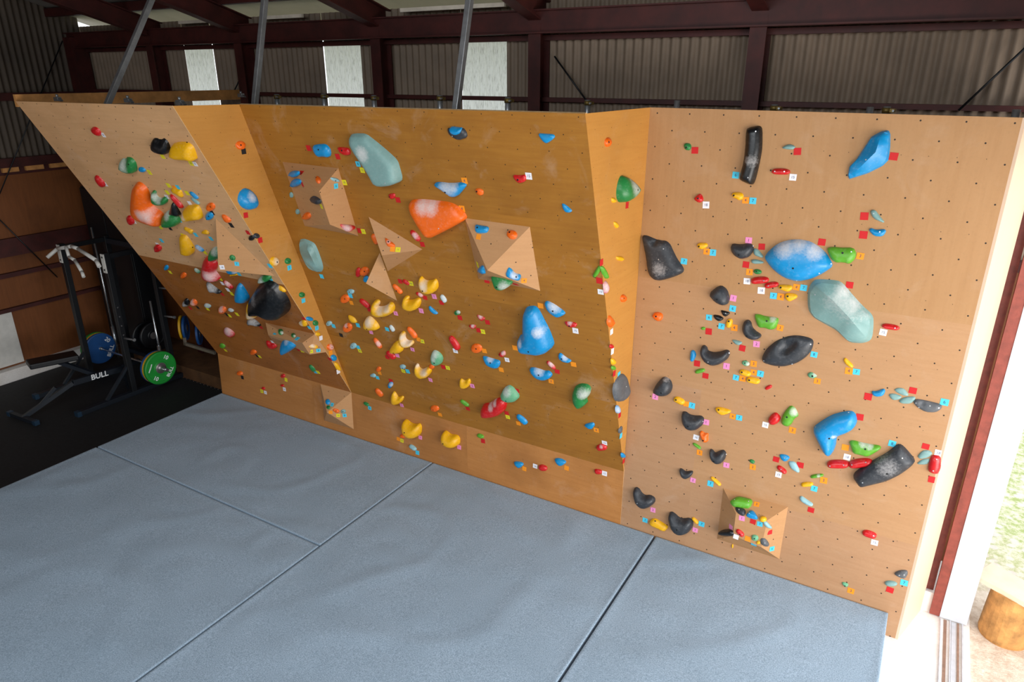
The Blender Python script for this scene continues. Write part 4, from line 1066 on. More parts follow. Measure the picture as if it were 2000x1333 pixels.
H(z, 'teal', 'slab', [(996, 720), (1012, 630), (1058, 568), (1110, 553), (1310, 568), (1362, 600), (1452, 710), (1562, 830), (1662, 920), (1670, 1000), (1657, 1150), (1620, 1192), (1540, 1210), (1430, 1202), (1378, 1162), (1290, 1077), (1168, 1012), (1048, 942), (1000, 860)], h=.34, sharp=1, ridge=[(1090, 610, .7), (1270, 760, 1), (1430, 930, 1), (1590, 1120, .7)], bolt=0, chalk=[(1340, 700, 110), (1430, 830, 110), (1520, 960, 100)], screws=[(1075, 715)], short='big faceted teal hold', label='big faceted pale teal hold on the upright face, beneath the blue lens')
H(z, 'black', 'ball', [(12, 700), (70, 640), (140, 606), (200, 650), (227, 740), (207, 802), (150, 810), (80, 777)], h=.5, bolt=(108, 742), screws=[(168, 632)]); T(z, 'pink', 268, 732, '1')
T(z, 'blue', 262, 836, '6'); H(z, 'jet black', 'wedge', [(135, 852), (190, 862), (242, 880), (195, 922), (160, 905)], screws=[(192, 885)]); H(z, 'jet black', 'wedge', [(60, 898), (130, 905), (177, 940), (125, 970), (78, 940)], screws=[]); T(z, 'blue', 25, 925, '6')
T(z, 'blue', 150, 1014, '7'); H(z, Y, 'bean', [(185, 990), (210, 940), (250, 938), (264, 970), (245, 1030), (200, 1032)], bolt=(222, 965)); T(z, 'orange', 278, 1028, '4')
H(z, 'lime', 'jug', [(473, 900), (510, 893), (590, 920), (680, 925), (727, 945), (692, 1042), (640, 1054), (580, 1032), (520, 1032), (488, 970)], h=.35, bolt=(602, 962), chalk=(660, 940, 40), short='lime winged hold', label='lime green winged hold above the slotted black oval hold'); T(z, 'orange', 737, 1029, '3')
H(z, 'black', 'jug', [(348, 1020), (370, 970), (410, 953), (442, 975), (452, 1030), (490, 1070), (547, 1105), (532, 1142), (470, 1157), (398, 1132), (358, 1080)], h=.55, bolt=(408, 1108), short='bent black jug', label='bent black jug hooked beside the lime winged hold'); T(z, 'pink', 500, 1192, '2')
H(z, 'teal', 'fin', [(245, 1150), (300, 1153), (362, 1175), (332, 1207), (290, 1197)]); T(z, 'red', 358, 1233)
z = 'z21'
H(z, 'lime', 'nub', E(202, 376, 56, 40)); T(z, 'red', 268, 411)
H(z, 'black', 'lens', [(883, 750), (898, 700), (950, 618), (1060, 528), (1180, 478), (1300, 463), (1420, 483), (1497, 513), (1507, 560), (1482, 650), (1400, 742), (1290, 807), (1150, 840), (1020, 827), (908, 790)], h=.24, roll=.9, slot=[(1150, 640, 55, .55), (1200, 600, 55, .55), (1250, 565, 50, .5), (1140, 550, 50, .35)], bolt=(1200, 688), screws=[(918, 762), (1467, 575), (1250, 805)], short='slotted black oval hold', label='black oval hold with a slanting slot in the upright face'); T(z, 'blue', 1515, 684, '8')
H(z, 'black', 'jug', [(153, 650), (170, 598), (205, 580), (242, 610), (247, 650), (320, 672), (410, 660), (460, 638), (502, 648), (510, 690), (482, 752), (400, 807), (310, 824), (218, 782), (168, 712)], h=.5, screws=[(268, 765), (488, 690)], short='wide black crescent jug', label='wide black crescent jug on the upright face'); T(z, 'pink', 478, 822, '1')
H(z, 'blue', 'fin', [(43, 760), (48, 650), (75, 630), (107, 650), (120, 700), (80, 777)]); T(z, 'red', 130, 790)
H(z, 'lime', 'crimp', CP(105, 898, 222, 866, 50)); T(z, 'red', 230, 936)
H(z, 'mint', 'nub', E(704, 790, 98, 62, 20), bolt=(696, 786), chalk=(735, 800, 30)); T(z, 'orange', 800, 793, '3')
H(z, Y, 'bean', CP(628, 888, 765, 926, 72), bolt=(660, 895)); T(z, 'orange', 800, 896, '4'); T(z, 'blue', 880, 912, '7')
T(z, 'blue', 590, 957, '7'); T(z, 'orange', 670, 970, '4'); H(z, Y, 'bean', CP(712, 980, 872, 1010, 76), bolt=(748, 988))
H(z, 'red', 'nub', CP(935, 1095, 1015, 1055, 44)); H(z, 'mint', 'nub', [(1430, 915), (1480, 890), (1555, 935), (1540, 955), (1500, 970), (1450, 955)], bolt=(1495, 940), chalk=(1525, 925, 30)); T(z, 'orange', 1553, 999, '3')
z = 'z18'
H(z, 'black', 'ball', [(638, 555), (660, 508), (710, 448), (745, 435), (792, 465), (810, 530), (782, 592), (720, 604), (658, 582)], h=.55, bolt=(722, 565), chalk=(750, 460, 20), short='black pear hold', label='black pear-shaped hold low on the upright face, near the narrow side face'); T(z, 'pink', 666, 602, '2')
H(z, Y, 'bean', CP(825, 618, 918, 660, 56), bolt=(845, 630)); T(z, 'orange', 935, 664); T(z, 'blue', 984, 678, '7')
z = 'z22'
H(z, Y, 'bean', [(453, 350), (520, 338), (652, 380), (642, 412), (550, 439), (488, 412)], bolt=(505, 372)); T(z, 'orange', 673, 446, '4'); T(z, 'blue', 749, 463, '7')
H(z, 'black', 'jug', [(53, 440), (68, 403), (110, 406), (150, 440), (220, 455), (290, 453), (327, 490), (312, 560), (250, 612), (180, 622), (108, 592), (63, 520)], h=.55, bolt=(148, 558), screws=[(300, 533)], short='plump black jug', label='plump black jug directly below the black pear hold'); T(z, 'pink', 358, 516, '1')
T(z, 'white', 240, 696, '16'); H(z, 'orange', 'cluster', [(272, 640), (300, 622), (335, 650), (385, 655), (378, 700), (385, 745), (345, 762), (310, 745), (290, 700)], h=.5, label='knobbly red-orange hold under the plump black jug', bolt=(325, 730), slot=[(320, 665, 18, .4), (365, 690, 15, .4)])
H(z, 'lime', 'crimp', CP(200, 768, 296, 832, 34)); T(z, 'orange', 281, 876, '3')
H(z, 'black', 'jug', [(386, 870), (403, 843), (435, 858), (457, 895), (500, 873), (550, 853), (587, 880), (587, 940), (552, 1002), (490, 1020), (428, 987), (393, 930)], h=.55, bolt=(455, 975), screws=[(575, 928)], short='heart-shaped black jug', label='heart-shaped black jug low on the upright face'); T(z, 'pink', 598, 1024, '1')
H(z, 'green', 'nub', CP(872, 970, 932, 998, 42)); T(z, 'orange', 910, 1047, '3')
H(z, 'red', 'ball', [(1083, 495), (1120, 438), (1180, 400), (1242, 460), (1222, 522), (1160, 554), (1108, 542)], h=.5); T(z, 'white', 1060, 548, '15')
H(z, 'lime', 'shield', [(1238, 520), (1258, 440), (1300, 378), (1355, 320), (1412, 350), (1442, 410), (1452, 450), (1400, 482), (1372, 540), (1330, 574), (1268, 557)], h=.3, bolt=(1315, 455), chalk=(1400, 400, 60), short='lime shield hold', label='lime green shield hold leaning on a red ball hold'); T(z, 'orange', 1380, 611, '3')
H(z, 'blue', 'jug', [(1218, 898), (1300, 903), (1354, 935), (1320, 977), (1280, 987), (1238, 950)], screws=[(1285, 940)]); T(z, 'red', 1187, 956)
H(z, 'pale blue', 'fin', [(1328, 983), (1400, 983), (1442, 1030), (1468, 1112), (1440, 1117), (1368, 1075), (1338, 1030)], h=.3); T(z, 'red', 1472, 1024)
H(z, 'red', 'bar', CP(1198, 1042, 1308, 1122, 58), screws=[(1245, 1075)]); T(z, 'white', 1215, 1138, '15')
H(z, 'black', 'jug', [(33, 1090), (48, 1068), (80, 1083), (110, 1110), (190, 1098), (202, 1120), (172, 1172), (110, 1195), (58, 1160)], h=.55); T(z, 'pink', 203, 1203, '2')
T(z, 'blue', 410, 1244, '7'); H(z, Y, 'crimp', CP(412, 1170, 532, 1268, 40))
H(z, 'lime', 'crimp', CP(1592, 1168, 1748, 1144, 42), chalk=(1690, 1155, 25)); T(z, 'orange', 1750, 1204, '3')
H(z, Y, 'crimp', CP(1480, 1262, 1625, 1252, 56)); T(z, 'blue', 1638, 1302, '7')
z = 'z23'
H(z, 'black', 'jug', [(228, 430), (238, 385), (270, 363), (312, 385), (342, 440), (390, 475), (450, 466), (512, 500), (523, 550), (482, 602), (400, 634), (328, 612), (258, 540)], h=.5, screws=[(303, 550)], short='curled black jug', label='curled black jug near the mat edge, second lowest of the big black jugs'); T(z, 'pink', 503, 644, '2')
T(z, 'blue', 400, 778, '7'); H(z, Y, 'bar', [(438, 810), (488, 763), (530, 763), (610, 810), (692, 865), (692, 892), (650, 932), (560, 892), (468, 852)], h=.35, bolt=(525, 798))
H(z, 'black', 'jug', [(683, 760), (700, 698), (735, 688), (780, 718), (830, 768), (890, 780), (960, 768), (1012, 810), (1012, 880), (962, 957), (860, 980), (778, 942), (718, 870)], h=.5, bolt=(820, 893), screws=[(1000, 880)], short='lowest big black jug', label='lowest and largest curled black jug, just above the grey mat'); T(z, 'pink', 1052, 905, '1')
H(z, Y, 'crimp', CP(1008, 748, 1090, 824, 44)); T(z, 'blue', 1135, 828, '7')
z = 'z24'
H(z, 'lime', 'block', [(233, 520), (340, 453), (450, 475), (547, 505), (502, 614), (400, 605), (290, 592), (253, 560)], h=.35, screws=[(298, 513), (480, 532)]); T(z, 'orange', 585, 571, '3')
H(z, 'black', 'fin', [(298, 605), (350, 598), (442, 630), (447, 680), (410, 720), (330, 672)], screws=[(355, 640)]); T(z, 'pink', 393, 753, '1')
H(z, 'blue', 'wedge', [(438, 710), (500, 638), (552, 650), (607, 740), (592, 762), (500, 742)], h=.45, screws=[(488, 690)]); T(z, 'red', 538, 797); T(z, 'blue', 628, 828, '7')
H(z, Y, 'ball', E(670, 756, 100, 78), h=.5); H(z, 'pale blue', 'crimp', [(678, 815), (720, 793), (792, 870), (782, 892), (710, 877)]); T(z, 'red', 757, 936)
H(z, 'jet black', 'bar', [(93, 930), (120, 905), (200, 893), (250, 908), (267, 970), (240, 994), (108, 982)], h=.4); T(z, 'pink', 250, 870)
H(z, 'red', 'crimp', CP(318, 908, 416, 990, 62), bolt=(368, 962)); T(z, 'white', 317, 994); T(z, 'orange', 470, 1020); H(z, 'mint', 'nub', [(512, 985), (545, 970), (600, 985), (612, 1030), (580, 1055), (525, 1040)], bolt=(558, 1018)); H(z, Y, 'nub', E(608, 1072, 58, 44)); T(z, 'blue', 548, 1096)
H(z, 'grey', 'wedge', [(648, 1100), (653, 1040), (690, 1010), (737, 1050), (757, 1102), (700, 1127)], screws=[(690, 1074)]); T(z, 'blue', 785, 1150, '6')
H(z, Y, 'nub', E(270, 1117, 24, 58), on='C')
H(z, 'pale blue', 'crimp', [(1138, 480), (1170, 466), (1240, 515), (1322, 570), (1312, 602), (1240, 582), (1153, 530)]); T(z, 'red', 1293, 645)
z = 'z25'
H(z, Y, 'crimp', [(525, 65), (548, 45), (580, 75), (622, 115), (625, 145), (590, 138), (545, 105)]); T(z, 'orange', 583, 173, '4'); T(z, 'blue', 655, 181, '7')
H(z, 'blue', 'jug', [(798, 368), (850, 373), (920, 343), (937, 370), (912, 417), (850, 424), (808, 407)]); T(z, 'red', 768, 420)
H(z, 'teal', 'fin', [(1013, 355), (1060, 335), (1120, 345), (1167, 412), (1120, 417), (1050, 387)], h=.25); H(z, 'teal', 'fin', [(960, 403), (1010, 388), (1102, 420), (1070, 452), (1000, 457)], h=.25); H(z, 'teal', 'fin', [(1058, 465), (1110, 428), (1222, 418), (1227, 450), (1180, 492), (1088, 490)], h=.25); T(z, 'red', 1200, 362)
H(z, 'grey', 'block', [(1198, 480), (1225, 446), (1310, 458), (1482, 500), (1480, 542), (1420, 577), (1320, 572), (1238, 525)], h=.3, screws=[(1230, 485), (1365, 510), (1450, 532), (1258, 527)], slot=[(1290, 495, 25, .5)], short='grey pocketed block', label='grey pocketed block hold beside a cluster of teal fins, near the doorway'); T(z, 'blue', 1505, 474, '6')
H(z, 'blue', 'L', [(230, 740), (260, 708), (400, 618), (500, 588), (600, 573), (642, 600), (662, 670), (632, 742), (560, 782), (470, 812), (457, 850), (452, 910), (422, 982), (385, 1002), (338, 972), (278, 860), (238, 780)], h=.4, roll=.8, bolt=(395, 818), screws=[(570, 605), (250, 742)], chalk=(440, 810, 30), short='blue L-shaped hold', label='big blue L-shaped hold on the upright face'); T(z, 'red', 688, 618)
H(z, 'lime', 'jug', [(580, 860), (620, 848), (700, 870), (800, 890), (882, 900), (897, 930), (830, 972), (760, 1007), (690, 987), (618, 972), (598, 910)], h=.35, chalk=[(720, 880, 50), (780, 905, 40)], bolt=(740, 928), short='chalky lime hold', label='chalky lime green hold between the blue L-shaped and long dark fin holds'); T(z, 'orange', 548, 911)
T(z, 'white', 565, 1004, '18'); H(z, 'red', 'bar', CP(368, 1078, 588, 1080, 82), screws=[(400, 1087), (532, 1082)]); H(z, 'red', 'bar', CP(578, 1085, 808, 1055, 88), screws=[(612, 1078), (745, 1057)])
H(z, 'black', 'slab', [(610, 1190), (700, 1118), (800, 1058), (950, 978), (1030, 908), (1075, 890), (1132, 940), (1232, 1060), (1180, 1112), (1080, 1182), (950, 1242), (820, 1272), (690, 1302), (648, 1250)], h=.34, roll=.75, sharp=1, bolt=(952, 1158), screws=[(1098, 1018), (718, 1236)], chalk=(950, 1090, 80), short='long dark fin hold', label='long charcoal fin-like slab hold low on the upright face near the doorway'); T(z, 'blue', 1000, 874, '8')
T(z, 'red', 1323, 901); H(z, 'teal', 'fin', [(1238, 1000), (1290, 943), (1350, 938), (1397, 970), (1350, 1012), (1270, 1027)], h=.25); H(z, 'teal', 'fin', [(1228, 1075), (1280, 1030), (1360, 1015), (1362, 1050), (1330, 1080)], h=.2); T(z, 'white', 1447, 966, '18')
H(z, 'red', 'block', [(1343, 1100), (1370, 1003), (1400, 986), (1472, 1000), (1472, 1110), (1450, 1167), (1400, 1170), (1343, 1142)], h=.35, screws=[(1430, 1028), (1397, 1132)], short='red block hold', label='red block hold at the doorway edge of the upright face'); T(z, 'red', 1387, 1222)
H('px', 'red', 'bar', CP(1722, 637, 1757, 642, 11), screws=[(1748, 641)]); T('px', 'white', 1725, 649.5, '15')
z = 'z26'
H(z, 'red', 'bar', CP(590, 575, 724, 616, 62), screws=[(695, 605)]); T(z, 'white', 705, 668, '15')
H(z, 'mint', 'nub', [(398, 1038), (430, 1040), (466, 1060), (455, 1080), (430, 1085), (405, 1060)], bolt=(430, 1072)); T(z, 'orange', 485, 1117, '3')
H(z, 'grey', 'wedge', [(878, 960), (940, 930), (1007, 930), (1017, 965), (992, 1007), (930, 992)], screws=[(980, 968), (935, 970)]); H(z, 'teal', 'bar', E(857, 1053, 124, 50, 6), screws=[]); T(z, 'blue', 980, 1042, '7'); T(z, 'red', 848, 1109)

# ------------------------------------------------------------------ labels that single out each hold and tape square
FACE = {'A': 'steep face', 'B': 'overhanging face', 'C': 'upright face', 'K': 'kickboard', 'AB': 'side face', 'BC': 'side face'}
MARKS = BIG + [(a, b, c, d) for a, b, c, d in VOLS]
def relation(x, y, pn, skip=None):
    best = None
    for mx, my, s, mp in MARKS:
        if s == skip: continue
        d = math.hypot(x - mx, y - my) * (1.0 if mp == pn.replace('V', '') else 1.8)
        if best is None or d < best[0]: best = (d, mx, my, s)
    d, mx, my, s = best
    dx, dy = x - mx, y - my
    if abs(dy) >= abs(dx): r = 'above' if dy < 0 else 'below'
    else: r = 'on the door side of' if dx > 0 else 'on the rack side of'
    return r + ' the ' + s
ORD = {2: ['upper', 'lower'], 3: ['uppermost', 'middle', 'lowest']}
def ordinal(i, n):
    if n in ORD: return ORD[n][i]
    return 'topmost' if i == 0 else 'lowest' if i == n - 1 else ['second highest', 'third highest', 'fourth highest', 'fifth highest', 'sixth highest'][i - 1]
groups = {}
for r in HOLDS:
    if not r['label']:
        r['base'] = '%s %s hold %s' % (r['color'], r['shape'], relation(r['x'], r['y'], r['panel']))
        groups.setdefault(r['base'], []).append(r)
for b, rs in groups.items():
    rs.sort(key=lambda r: r['y'])
    for i, r in enumerate(rs):
        r['label'] = b if len(rs) == 1 else ordinal(i, len(rs)) + ' ' + b
        if len(r['label'].split()) < 4: r['label'] += ' hold'
for r in HOLDS:
    p = r['panel'].replace('V', '')
    gr = '%s climbing holds on the %s' % (r['color'], FACE[p])
    tag(r['o'], r['label'], 'climbing hold', gr)
tg = {}
for t in TAGS:
    near = min(HOLDS, key=lambda r: (r['x'] - t['x']) ** 2 + (r['y'] - t['y']) ** 2)
    hl = near['label'] if not near['short'] else near['short']
    b = '%s tape square at the %s' % (t['color'], hl)
    if len(b.split()) > 15:
        b = '%s tape square %s' % (t['color'], relation(t['x'], t['y'], t['panel']))
    t['base'] = b
    tg.setdefault(b, []).append(t)
seen = {}
for b, ts in tg.items():
    ts.sort(key=lambda t: t['y'])
    for i, t in enumerate(ts):
        t['label'] = b if len(ts) == 1 else ordinal(i, len(ts)) + ' ' + b
        tag(t['o'], t['label'], 'tape tag', '%s tape squares marking climbing routes' % t['color'])
# ------------------------------------------------------------------ the shed: floor, walls, roof, steel frame
def S(o, label=None):
    o['kind'] = 'structure'
    if label: o['label'] = label
    return o

def sheet_mat(name, c, dirt=0.35, rough=0.6):
    k = NT(name)
    co = k.n('ShaderNodeTexCoord').outputs['Object']
    f = k.noise(co, 2.2, 6, 0.65, 0.4)
    k.l(k.mix(k.math('MULTIPLY', k.ramp(f, 0.4, 0.75), dirt), c, tuple(x * 0.4 for x in c[:3]) + (1,)), k.b.inputs['Base Color'])
    k.b.inputs['Roughness'].default_value = rough
    return k.m
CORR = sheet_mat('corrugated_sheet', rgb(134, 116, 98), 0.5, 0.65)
CORR2 = sheet_mat('dim_corrugated_sheet', rgb(84, 72, 60), 0.6, 0.7)  # end-wall copy of the sheeting, its shade put into the colour
ROOFM = sheet_mat('roof_board', rgb(132, 126, 120), 0.3, 0.85)
OLDPLY = plywood('old_wall_ply', (132, 78, 40), (92, 52, 24), vertical=True, scuff=0.6, chalk=0.0, hole_r=0.0001)
def concrete(name, a, b):
    k = NT(name)
    co = k.n('ShaderNodeTexCoord').outputs['Object']
    f = k.noise(co, 3.0, 8, 0.7, 0.2); g = k.noise(co, 60.0, 3, 0.6)
    c = k.mix(k.ramp(f, 0.35, 0.7), rgb(*a), rgb(*b))
    k.l(k.mix(k.math('MULTIPLY', k.ramp(g, 0.4, 0.8), 0.15), c, rgb(120, 110, 100)), k.b.inputs['Base Color'])
    k.b.inputs['Roughness'].default_value = 0.8
    k.bump(g, 0.15, 0.003)
    return k.m
CONC = concrete('concrete', (246, 242, 238), (226, 219, 212))
RUBBER = plain('black_rubber', rgb(26, 27, 30), 0.75, 0, 0.3, 30, 0.1)
BLKM = plain('black_powder_coat', rgb(13, 16, 21), 0.45, 0.1, 0.2, 10)
NAVY = plain('dark_steel_frame', rgb(20, 28, 38), 0.5, 0.1, 0.2, 10)
WHITEM = plain('white_enamel', rgb(214, 212, 206), 0.4, 0, 0.08, 12)
CHROME = plain('chrome', rgb(190, 195, 200), 0.25, 0.9, 0.1)
PRINT = plain('white_print', rgb(235, 238, 240), 0.6, 0, 0.03)

FX0, FX1, FY0, FY1 = -5.2, 6.2, -9.0, 1.0
def zu(y): return 4.22 - 0.28 * (y - 1.0)       # underside of the rafters

m = MB(); m.box((FX0 - .1, FY0, FLOOR - .12), (6.39, FY1 + .1, FLOOR)); S(m.build('floor', CONC))

def corrugated(name, a, b, z0, z1, mat, pitch=0.082, amp=0.015, ztop=None):
    """Corrugated sheeting from a to b (plan), between two heights; the waves are real."""
    a, b = Vector(a), Vector(b); d = b - a; L = d.length; d.normalize(); nrm = Vector((-d.y, d.x))
    n = max(6, int(L / pitch * 6)); vs = []
    for i in range(n + 1):
        t = L * i / n
        q = a + d * t + nrm * (amp * math.sin(2 * math.pi * t / pitch))
        zt = z1 if ztop is None else ztop(q)
        vs += [(q.x, q.y, z0), (q.x, q.y, zt)]
    me = bpy.data.meshes.new(name)
    me.from_pydata(vs, [], [(2 * i, 2 * i + 2, 2 * i + 3, 2 * i + 1) for i in range(n)])
    for p in me.polygons: p.use_smooth = True
    return link(name, me, mat)
def joined(name, objs):
    bm = bmesh.new()
    for o in objs: bm.from_mesh(o.data)
    me = bpy.data.meshes.new(name); bm.to_mesh(me); bm.free(); me.materials.append(objs[0].data.materials[0])
    for o in objs: bpy.data.objects.remove(o)
    o = bpy.data.objects.new(name, me); COL.objects.link(o)
    return S(o)
WIN = [(-2.939, -2.39), (-0.529, 0.0), (1.307, 1.823)]
segs, x = [], FX0
for a, b in WIN + [(6.9, 7)]:
    segs.append(corrugated('sheeting', (x, 1.0), (min(a, 6.2), 1.0), 2.5, 4.45, CORR)); x = b
for a, b in WIN:
    segs.append(corrugated('sheeting', (a, 1.0), (b, 1.0), 2.5, 2.9, CORR)); segs.append(corrugated('sheeting', (a, 1.0), (b, 1.0), 4.124, 4.45, CORR))
joined('wall_back', segs)
m = MB(); m.box((FX0, 1.0, FLOOR), (6.2, 1.02, 2.52)); o = S(m.build('wall_back', OLDPLY))
def uvbox(o, ax, bx):
    lay = o.data.uv_layers.new(name='sheet')
    for lp in o.data.loops:
        c = o.data.vertices[lp.vertex_index].co
        lay.data[lp.index].uv = (c[ax], c[bx])
uvbox(o, 0, 2)
# translucent sheets let the daylight through
k = NT('translucent_sheet')
tr = k.n('ShaderNodeBsdfTranslucent'); mixs = k.n('ShaderNodeMixShader'); mixs.inputs[0].default_value = 0.12
co = k.n('ShaderNodeTexCoord').outputs['Object']
mp = k.n('ShaderNodeMapping'); mp.inputs['Scale'].default_value = (26, 1, 3.0); k.l(co, mp.inputs[0])
f = k.noise(mp.outputs[0], 4.0, 5, 0.7)
k.l(k.mix(k.ramp(f, 0.5, 0.72), rgb(206, 208, 212), rgb(120, 120, 118)), tr.inputs[0])
k.b.inputs['Base Color'].default_value = rgb(225, 228, 230)
k.l(tr.outputs[0], mixs.inputs[1]); k.l(k.b.outputs[0], mixs.inputs[2]); k.l(mixs.outputs[0], k.out.inputs[0])
TRANS = k.m
for i, (a, b) in enumerate(WIN):
    o = S(corrugated('window_%d' % (i + 1), (a, 1.0), (b, 1.0), 2.9, 4.124, TRANS, amp=0.008))
# left end wall: sheeting above, old plywood and rails below
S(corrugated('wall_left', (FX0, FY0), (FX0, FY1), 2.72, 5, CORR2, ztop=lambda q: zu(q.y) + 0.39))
m = MB(); m.box((FX0 - .02, FY0, FLOOR), (FX0, FY1, 2.56)); o = S(m.build('wall_left', OLDPLY)); uvbox(o, 1, 2)
m = MB(); m.box((FX0 - .02, FY0, 2.56), (FX0 - .005, FY1, 2.75)); S(m.build('trim_1', RED))
m = MB(); m.box((FX0 - .12, FY0 - .1, FLOOR), (FX1 + .1, FY0, 7.5)); S(m.build('wall_front', CORR))
m = MB(); m.box((6.22, FY0, FLOOR), (6.3, -6.6, 6.9)); m.box((6.22, -6.6, 3.5), (6.3, 0.40, 6.9)); S(m.build('wall_right', CORR))
# roof
m = MB(); m.add([(FX0 - .2, 2.0, zu(2.0) + .34), (6.5, 2.0, zu(2.0) + .34), (6.5, FY0 - .2, zu(FY0) + .4), (FX0 - .2, FY0 - .2, zu(FY0) + .4),
                 (FX0 - .2, 2.0, zu(2.0) + .37), (6.5, 2.0, zu(2.0) + .37), (6.5, FY0 - .2, zu(FY0) + .43), (FX0 - .2, FY0 - .2, zu(FY0) + .43)],
                [(0, 1, 2, 3), (7, 6, 5, 4), (0, 4, 5, 1), (1, 5, 6, 2), (2, 6, 7, 3), (3, 7, 4, 0)])
S(m.build('ceiling', ROOFM))
COLX = [-3.37, -1.70, 0.38, 2.23, 4.165]
for x in COLX:
    m = MB(); w = 0.125
    for y0, y1, ww in ((0.80, 0.812, w), (0.812, 0.968, 0.012), (0.968, 0.98, w)): m.box((x - ww / 2, y0, FLOOR), (x + ww / 2, y1, 4.25))
    S(m.build('column', RED))
    m = MB()
    for dz, hh, ww in ((0.006, 0.012, 0.125), (0.11, 0.196, 0.012), (0.214, 0.012, 0.125)): m.bar((x, 1.0, zu(1.0) + dz), (x, FY0, zu(FY0) + dz), ww, hh)
    S(m.build('rafter', RED))
m = MB(); m.box((FX0, 0.74, FLOOR), (FX0 + .2, 0.96, 4.3)); S(m.build('column', RED))
y = 0.62
while y > -6.5:
    m = MB(); m.bar((FX0, y, zu(y) + .275), (6.3, y, zu(y) + .275), 0.10, 0.10); S(m.build('purlin', RED)); y -= 0.62
m = MB(); m.box((FX0, 0.76, 4.166), (6.25, 0.86, 4.178)); m.box((FX0, 0.803, 4.178), (6.25, 0.815, 4.36)); m.box((FX0, 0.76, 4.348), (6.25, 0.86, 4.36)); S(m.build('eave_beam', RED))
m = MB(); m.box((FX0, 0.93, 4.115), (6.25, 0.99, 4.16)); S(m.build('girt', RED))
m = MB(); m.box((FX0, 0.92, 3.592), (6.25, 0.985, 3.63)); S(m.build('girt', RED))
m = MB(); m.box((FX0, 0.92, 2.50), (6.25, 0.985, 2.58)); S(m.build('girt', RED))
for z0, z1 in ((3.50, 3.60), (2.66, 2.78), (1.50, 1.74), (1.22, 1.28), (0.75, 0.80)):
    m = MB(); m.box((FX0, FY0, z0), (FX0 + .06, 0.75, z1)); S(m.build('girt', RED))
for i, (a, b) in enumerate(((-0.42, -0.22), (-0.13, 0.10), (0.19, 0.44))):
    m = MB(); m.box((FX0 + .001, a, 2.60), (FX0 + .05, b, 2.66)); o = m.build('wood_block', TIMBER, origin=(FX0 + .03, (a + b) / 2, 2.6))
    tag(o, ['pale wood block wedged under the wall rail, furthest from the climbing wall', 'pale wood block wedged under the wall rail, middle of three', 'pale wood block under the wall rail, closest to the climbing wall'][i], 'wood block', 'wood blocks under the wall rail')
for x0, x1 in ((-2.95, -1.75), (-1.5, -.55), (0.5, 2.0)):
    m = MB(); m.box((x0 + .2, 0.83, 4.40), (x1 - .1, 0.86, 4.435)); S(m.build('trim_2', plain('pale_batten', rgb(216, 206, 190), 0.7)))  # pale strips painted in for daylight showing through the eave gaps
m = MB(); m.box((FX0, FY0, FLOOR), (FX0 + .13, 0.95, -0.03)); S(m.build('baseboard_left', CONC))
m = MB(); m.box((FX0 + .13, 0.335, FLOOR), (-1.2, 0.98, -0.03)); S(m.build('baseboard_back', plain('old_timber', rgb(96, 64, 36), 0.8, 0, 0.35, 6)))
m = MB(); m.box((FX0 + .001, -1.75, 0.0), (FX0 + .02, -0.745, 0.745)); o = m.build('white_board', WHITEM, origin=(FX0, -1.2, 0.0))
tag(o, 'plain white board leaning on the plywood wall beside the gym floor', 'board')

# bracing rods and the galvanised props that hold the climbing wall
def rod(a, b, r, label):
    m = MB(); m.tube(a, b, r, 8); o = m.build('brace_rod', BLKM, origin=tuple(a)); tag(o, label, 'brace rod', 'steel brace rods of the shed'); return o
rod(on_axis(1083, 110, 1, .92), on_axis(1152, 206, 1, .92), .008, 'thin dark brace rod sloping across the corrugated sheet beside the third window')
rod(on_axis(2004, 92, 1, .92), on_axis(1872, 216, 1, .92), .008, 'thin dark brace rod above the doorway end of the climbing wall')
rod(on_axis(474, 142, 1, .92), on_axis(452, 190, 1, .92), .008, 'short dark brace rod next to the furthest window')
rod(on_axis(122, 80, 0, -5.1), on_axis(-6, 392, 0, -5.1), .008, 'long dark brace rod crossing the end wall from roof to plywood')
rod(on_axis(-6, 424, 0, -5.1), on_axis(112, 542, 0, -5.1), .008, 'dark brace rod crossing the plywood wall behind the gym rack')
for (bx, by, tx, P, lab) in ((192, 204, 290, A_TL, 'galvanised prop rising from the top of the steep face'),
                            (491, 206, 515, B_TL, 'galvanised prop rising where the side face meets the overhanging face'),
                            (885, 215, 915, B_TR, 'galvanised prop rising from the middle of the overhanging face')):
    a = on_axis(bx, by, 1, P.y + .12)
    b = on_axis(tx, 0, 0, a.x)
    d = (b - a); t = (zu(b.y) + .1 - a.z) / d.z if d.z > .05 else 1
    t = max(1.05, min(2.2, t))
    rp = empty('roof_prop', a); tag(rp, lab, 'prop', 'galvanised props between wall and roof')
    m = MB(); m.bar((0, 0, -.12), d * t, .045, .045); m.build('tube', STEEL, rp, .004)
    m = MB(); m.box((-.035, -.035, -.13), (.035, .035, -.03)); m.build('bracket', STEEL, rp)

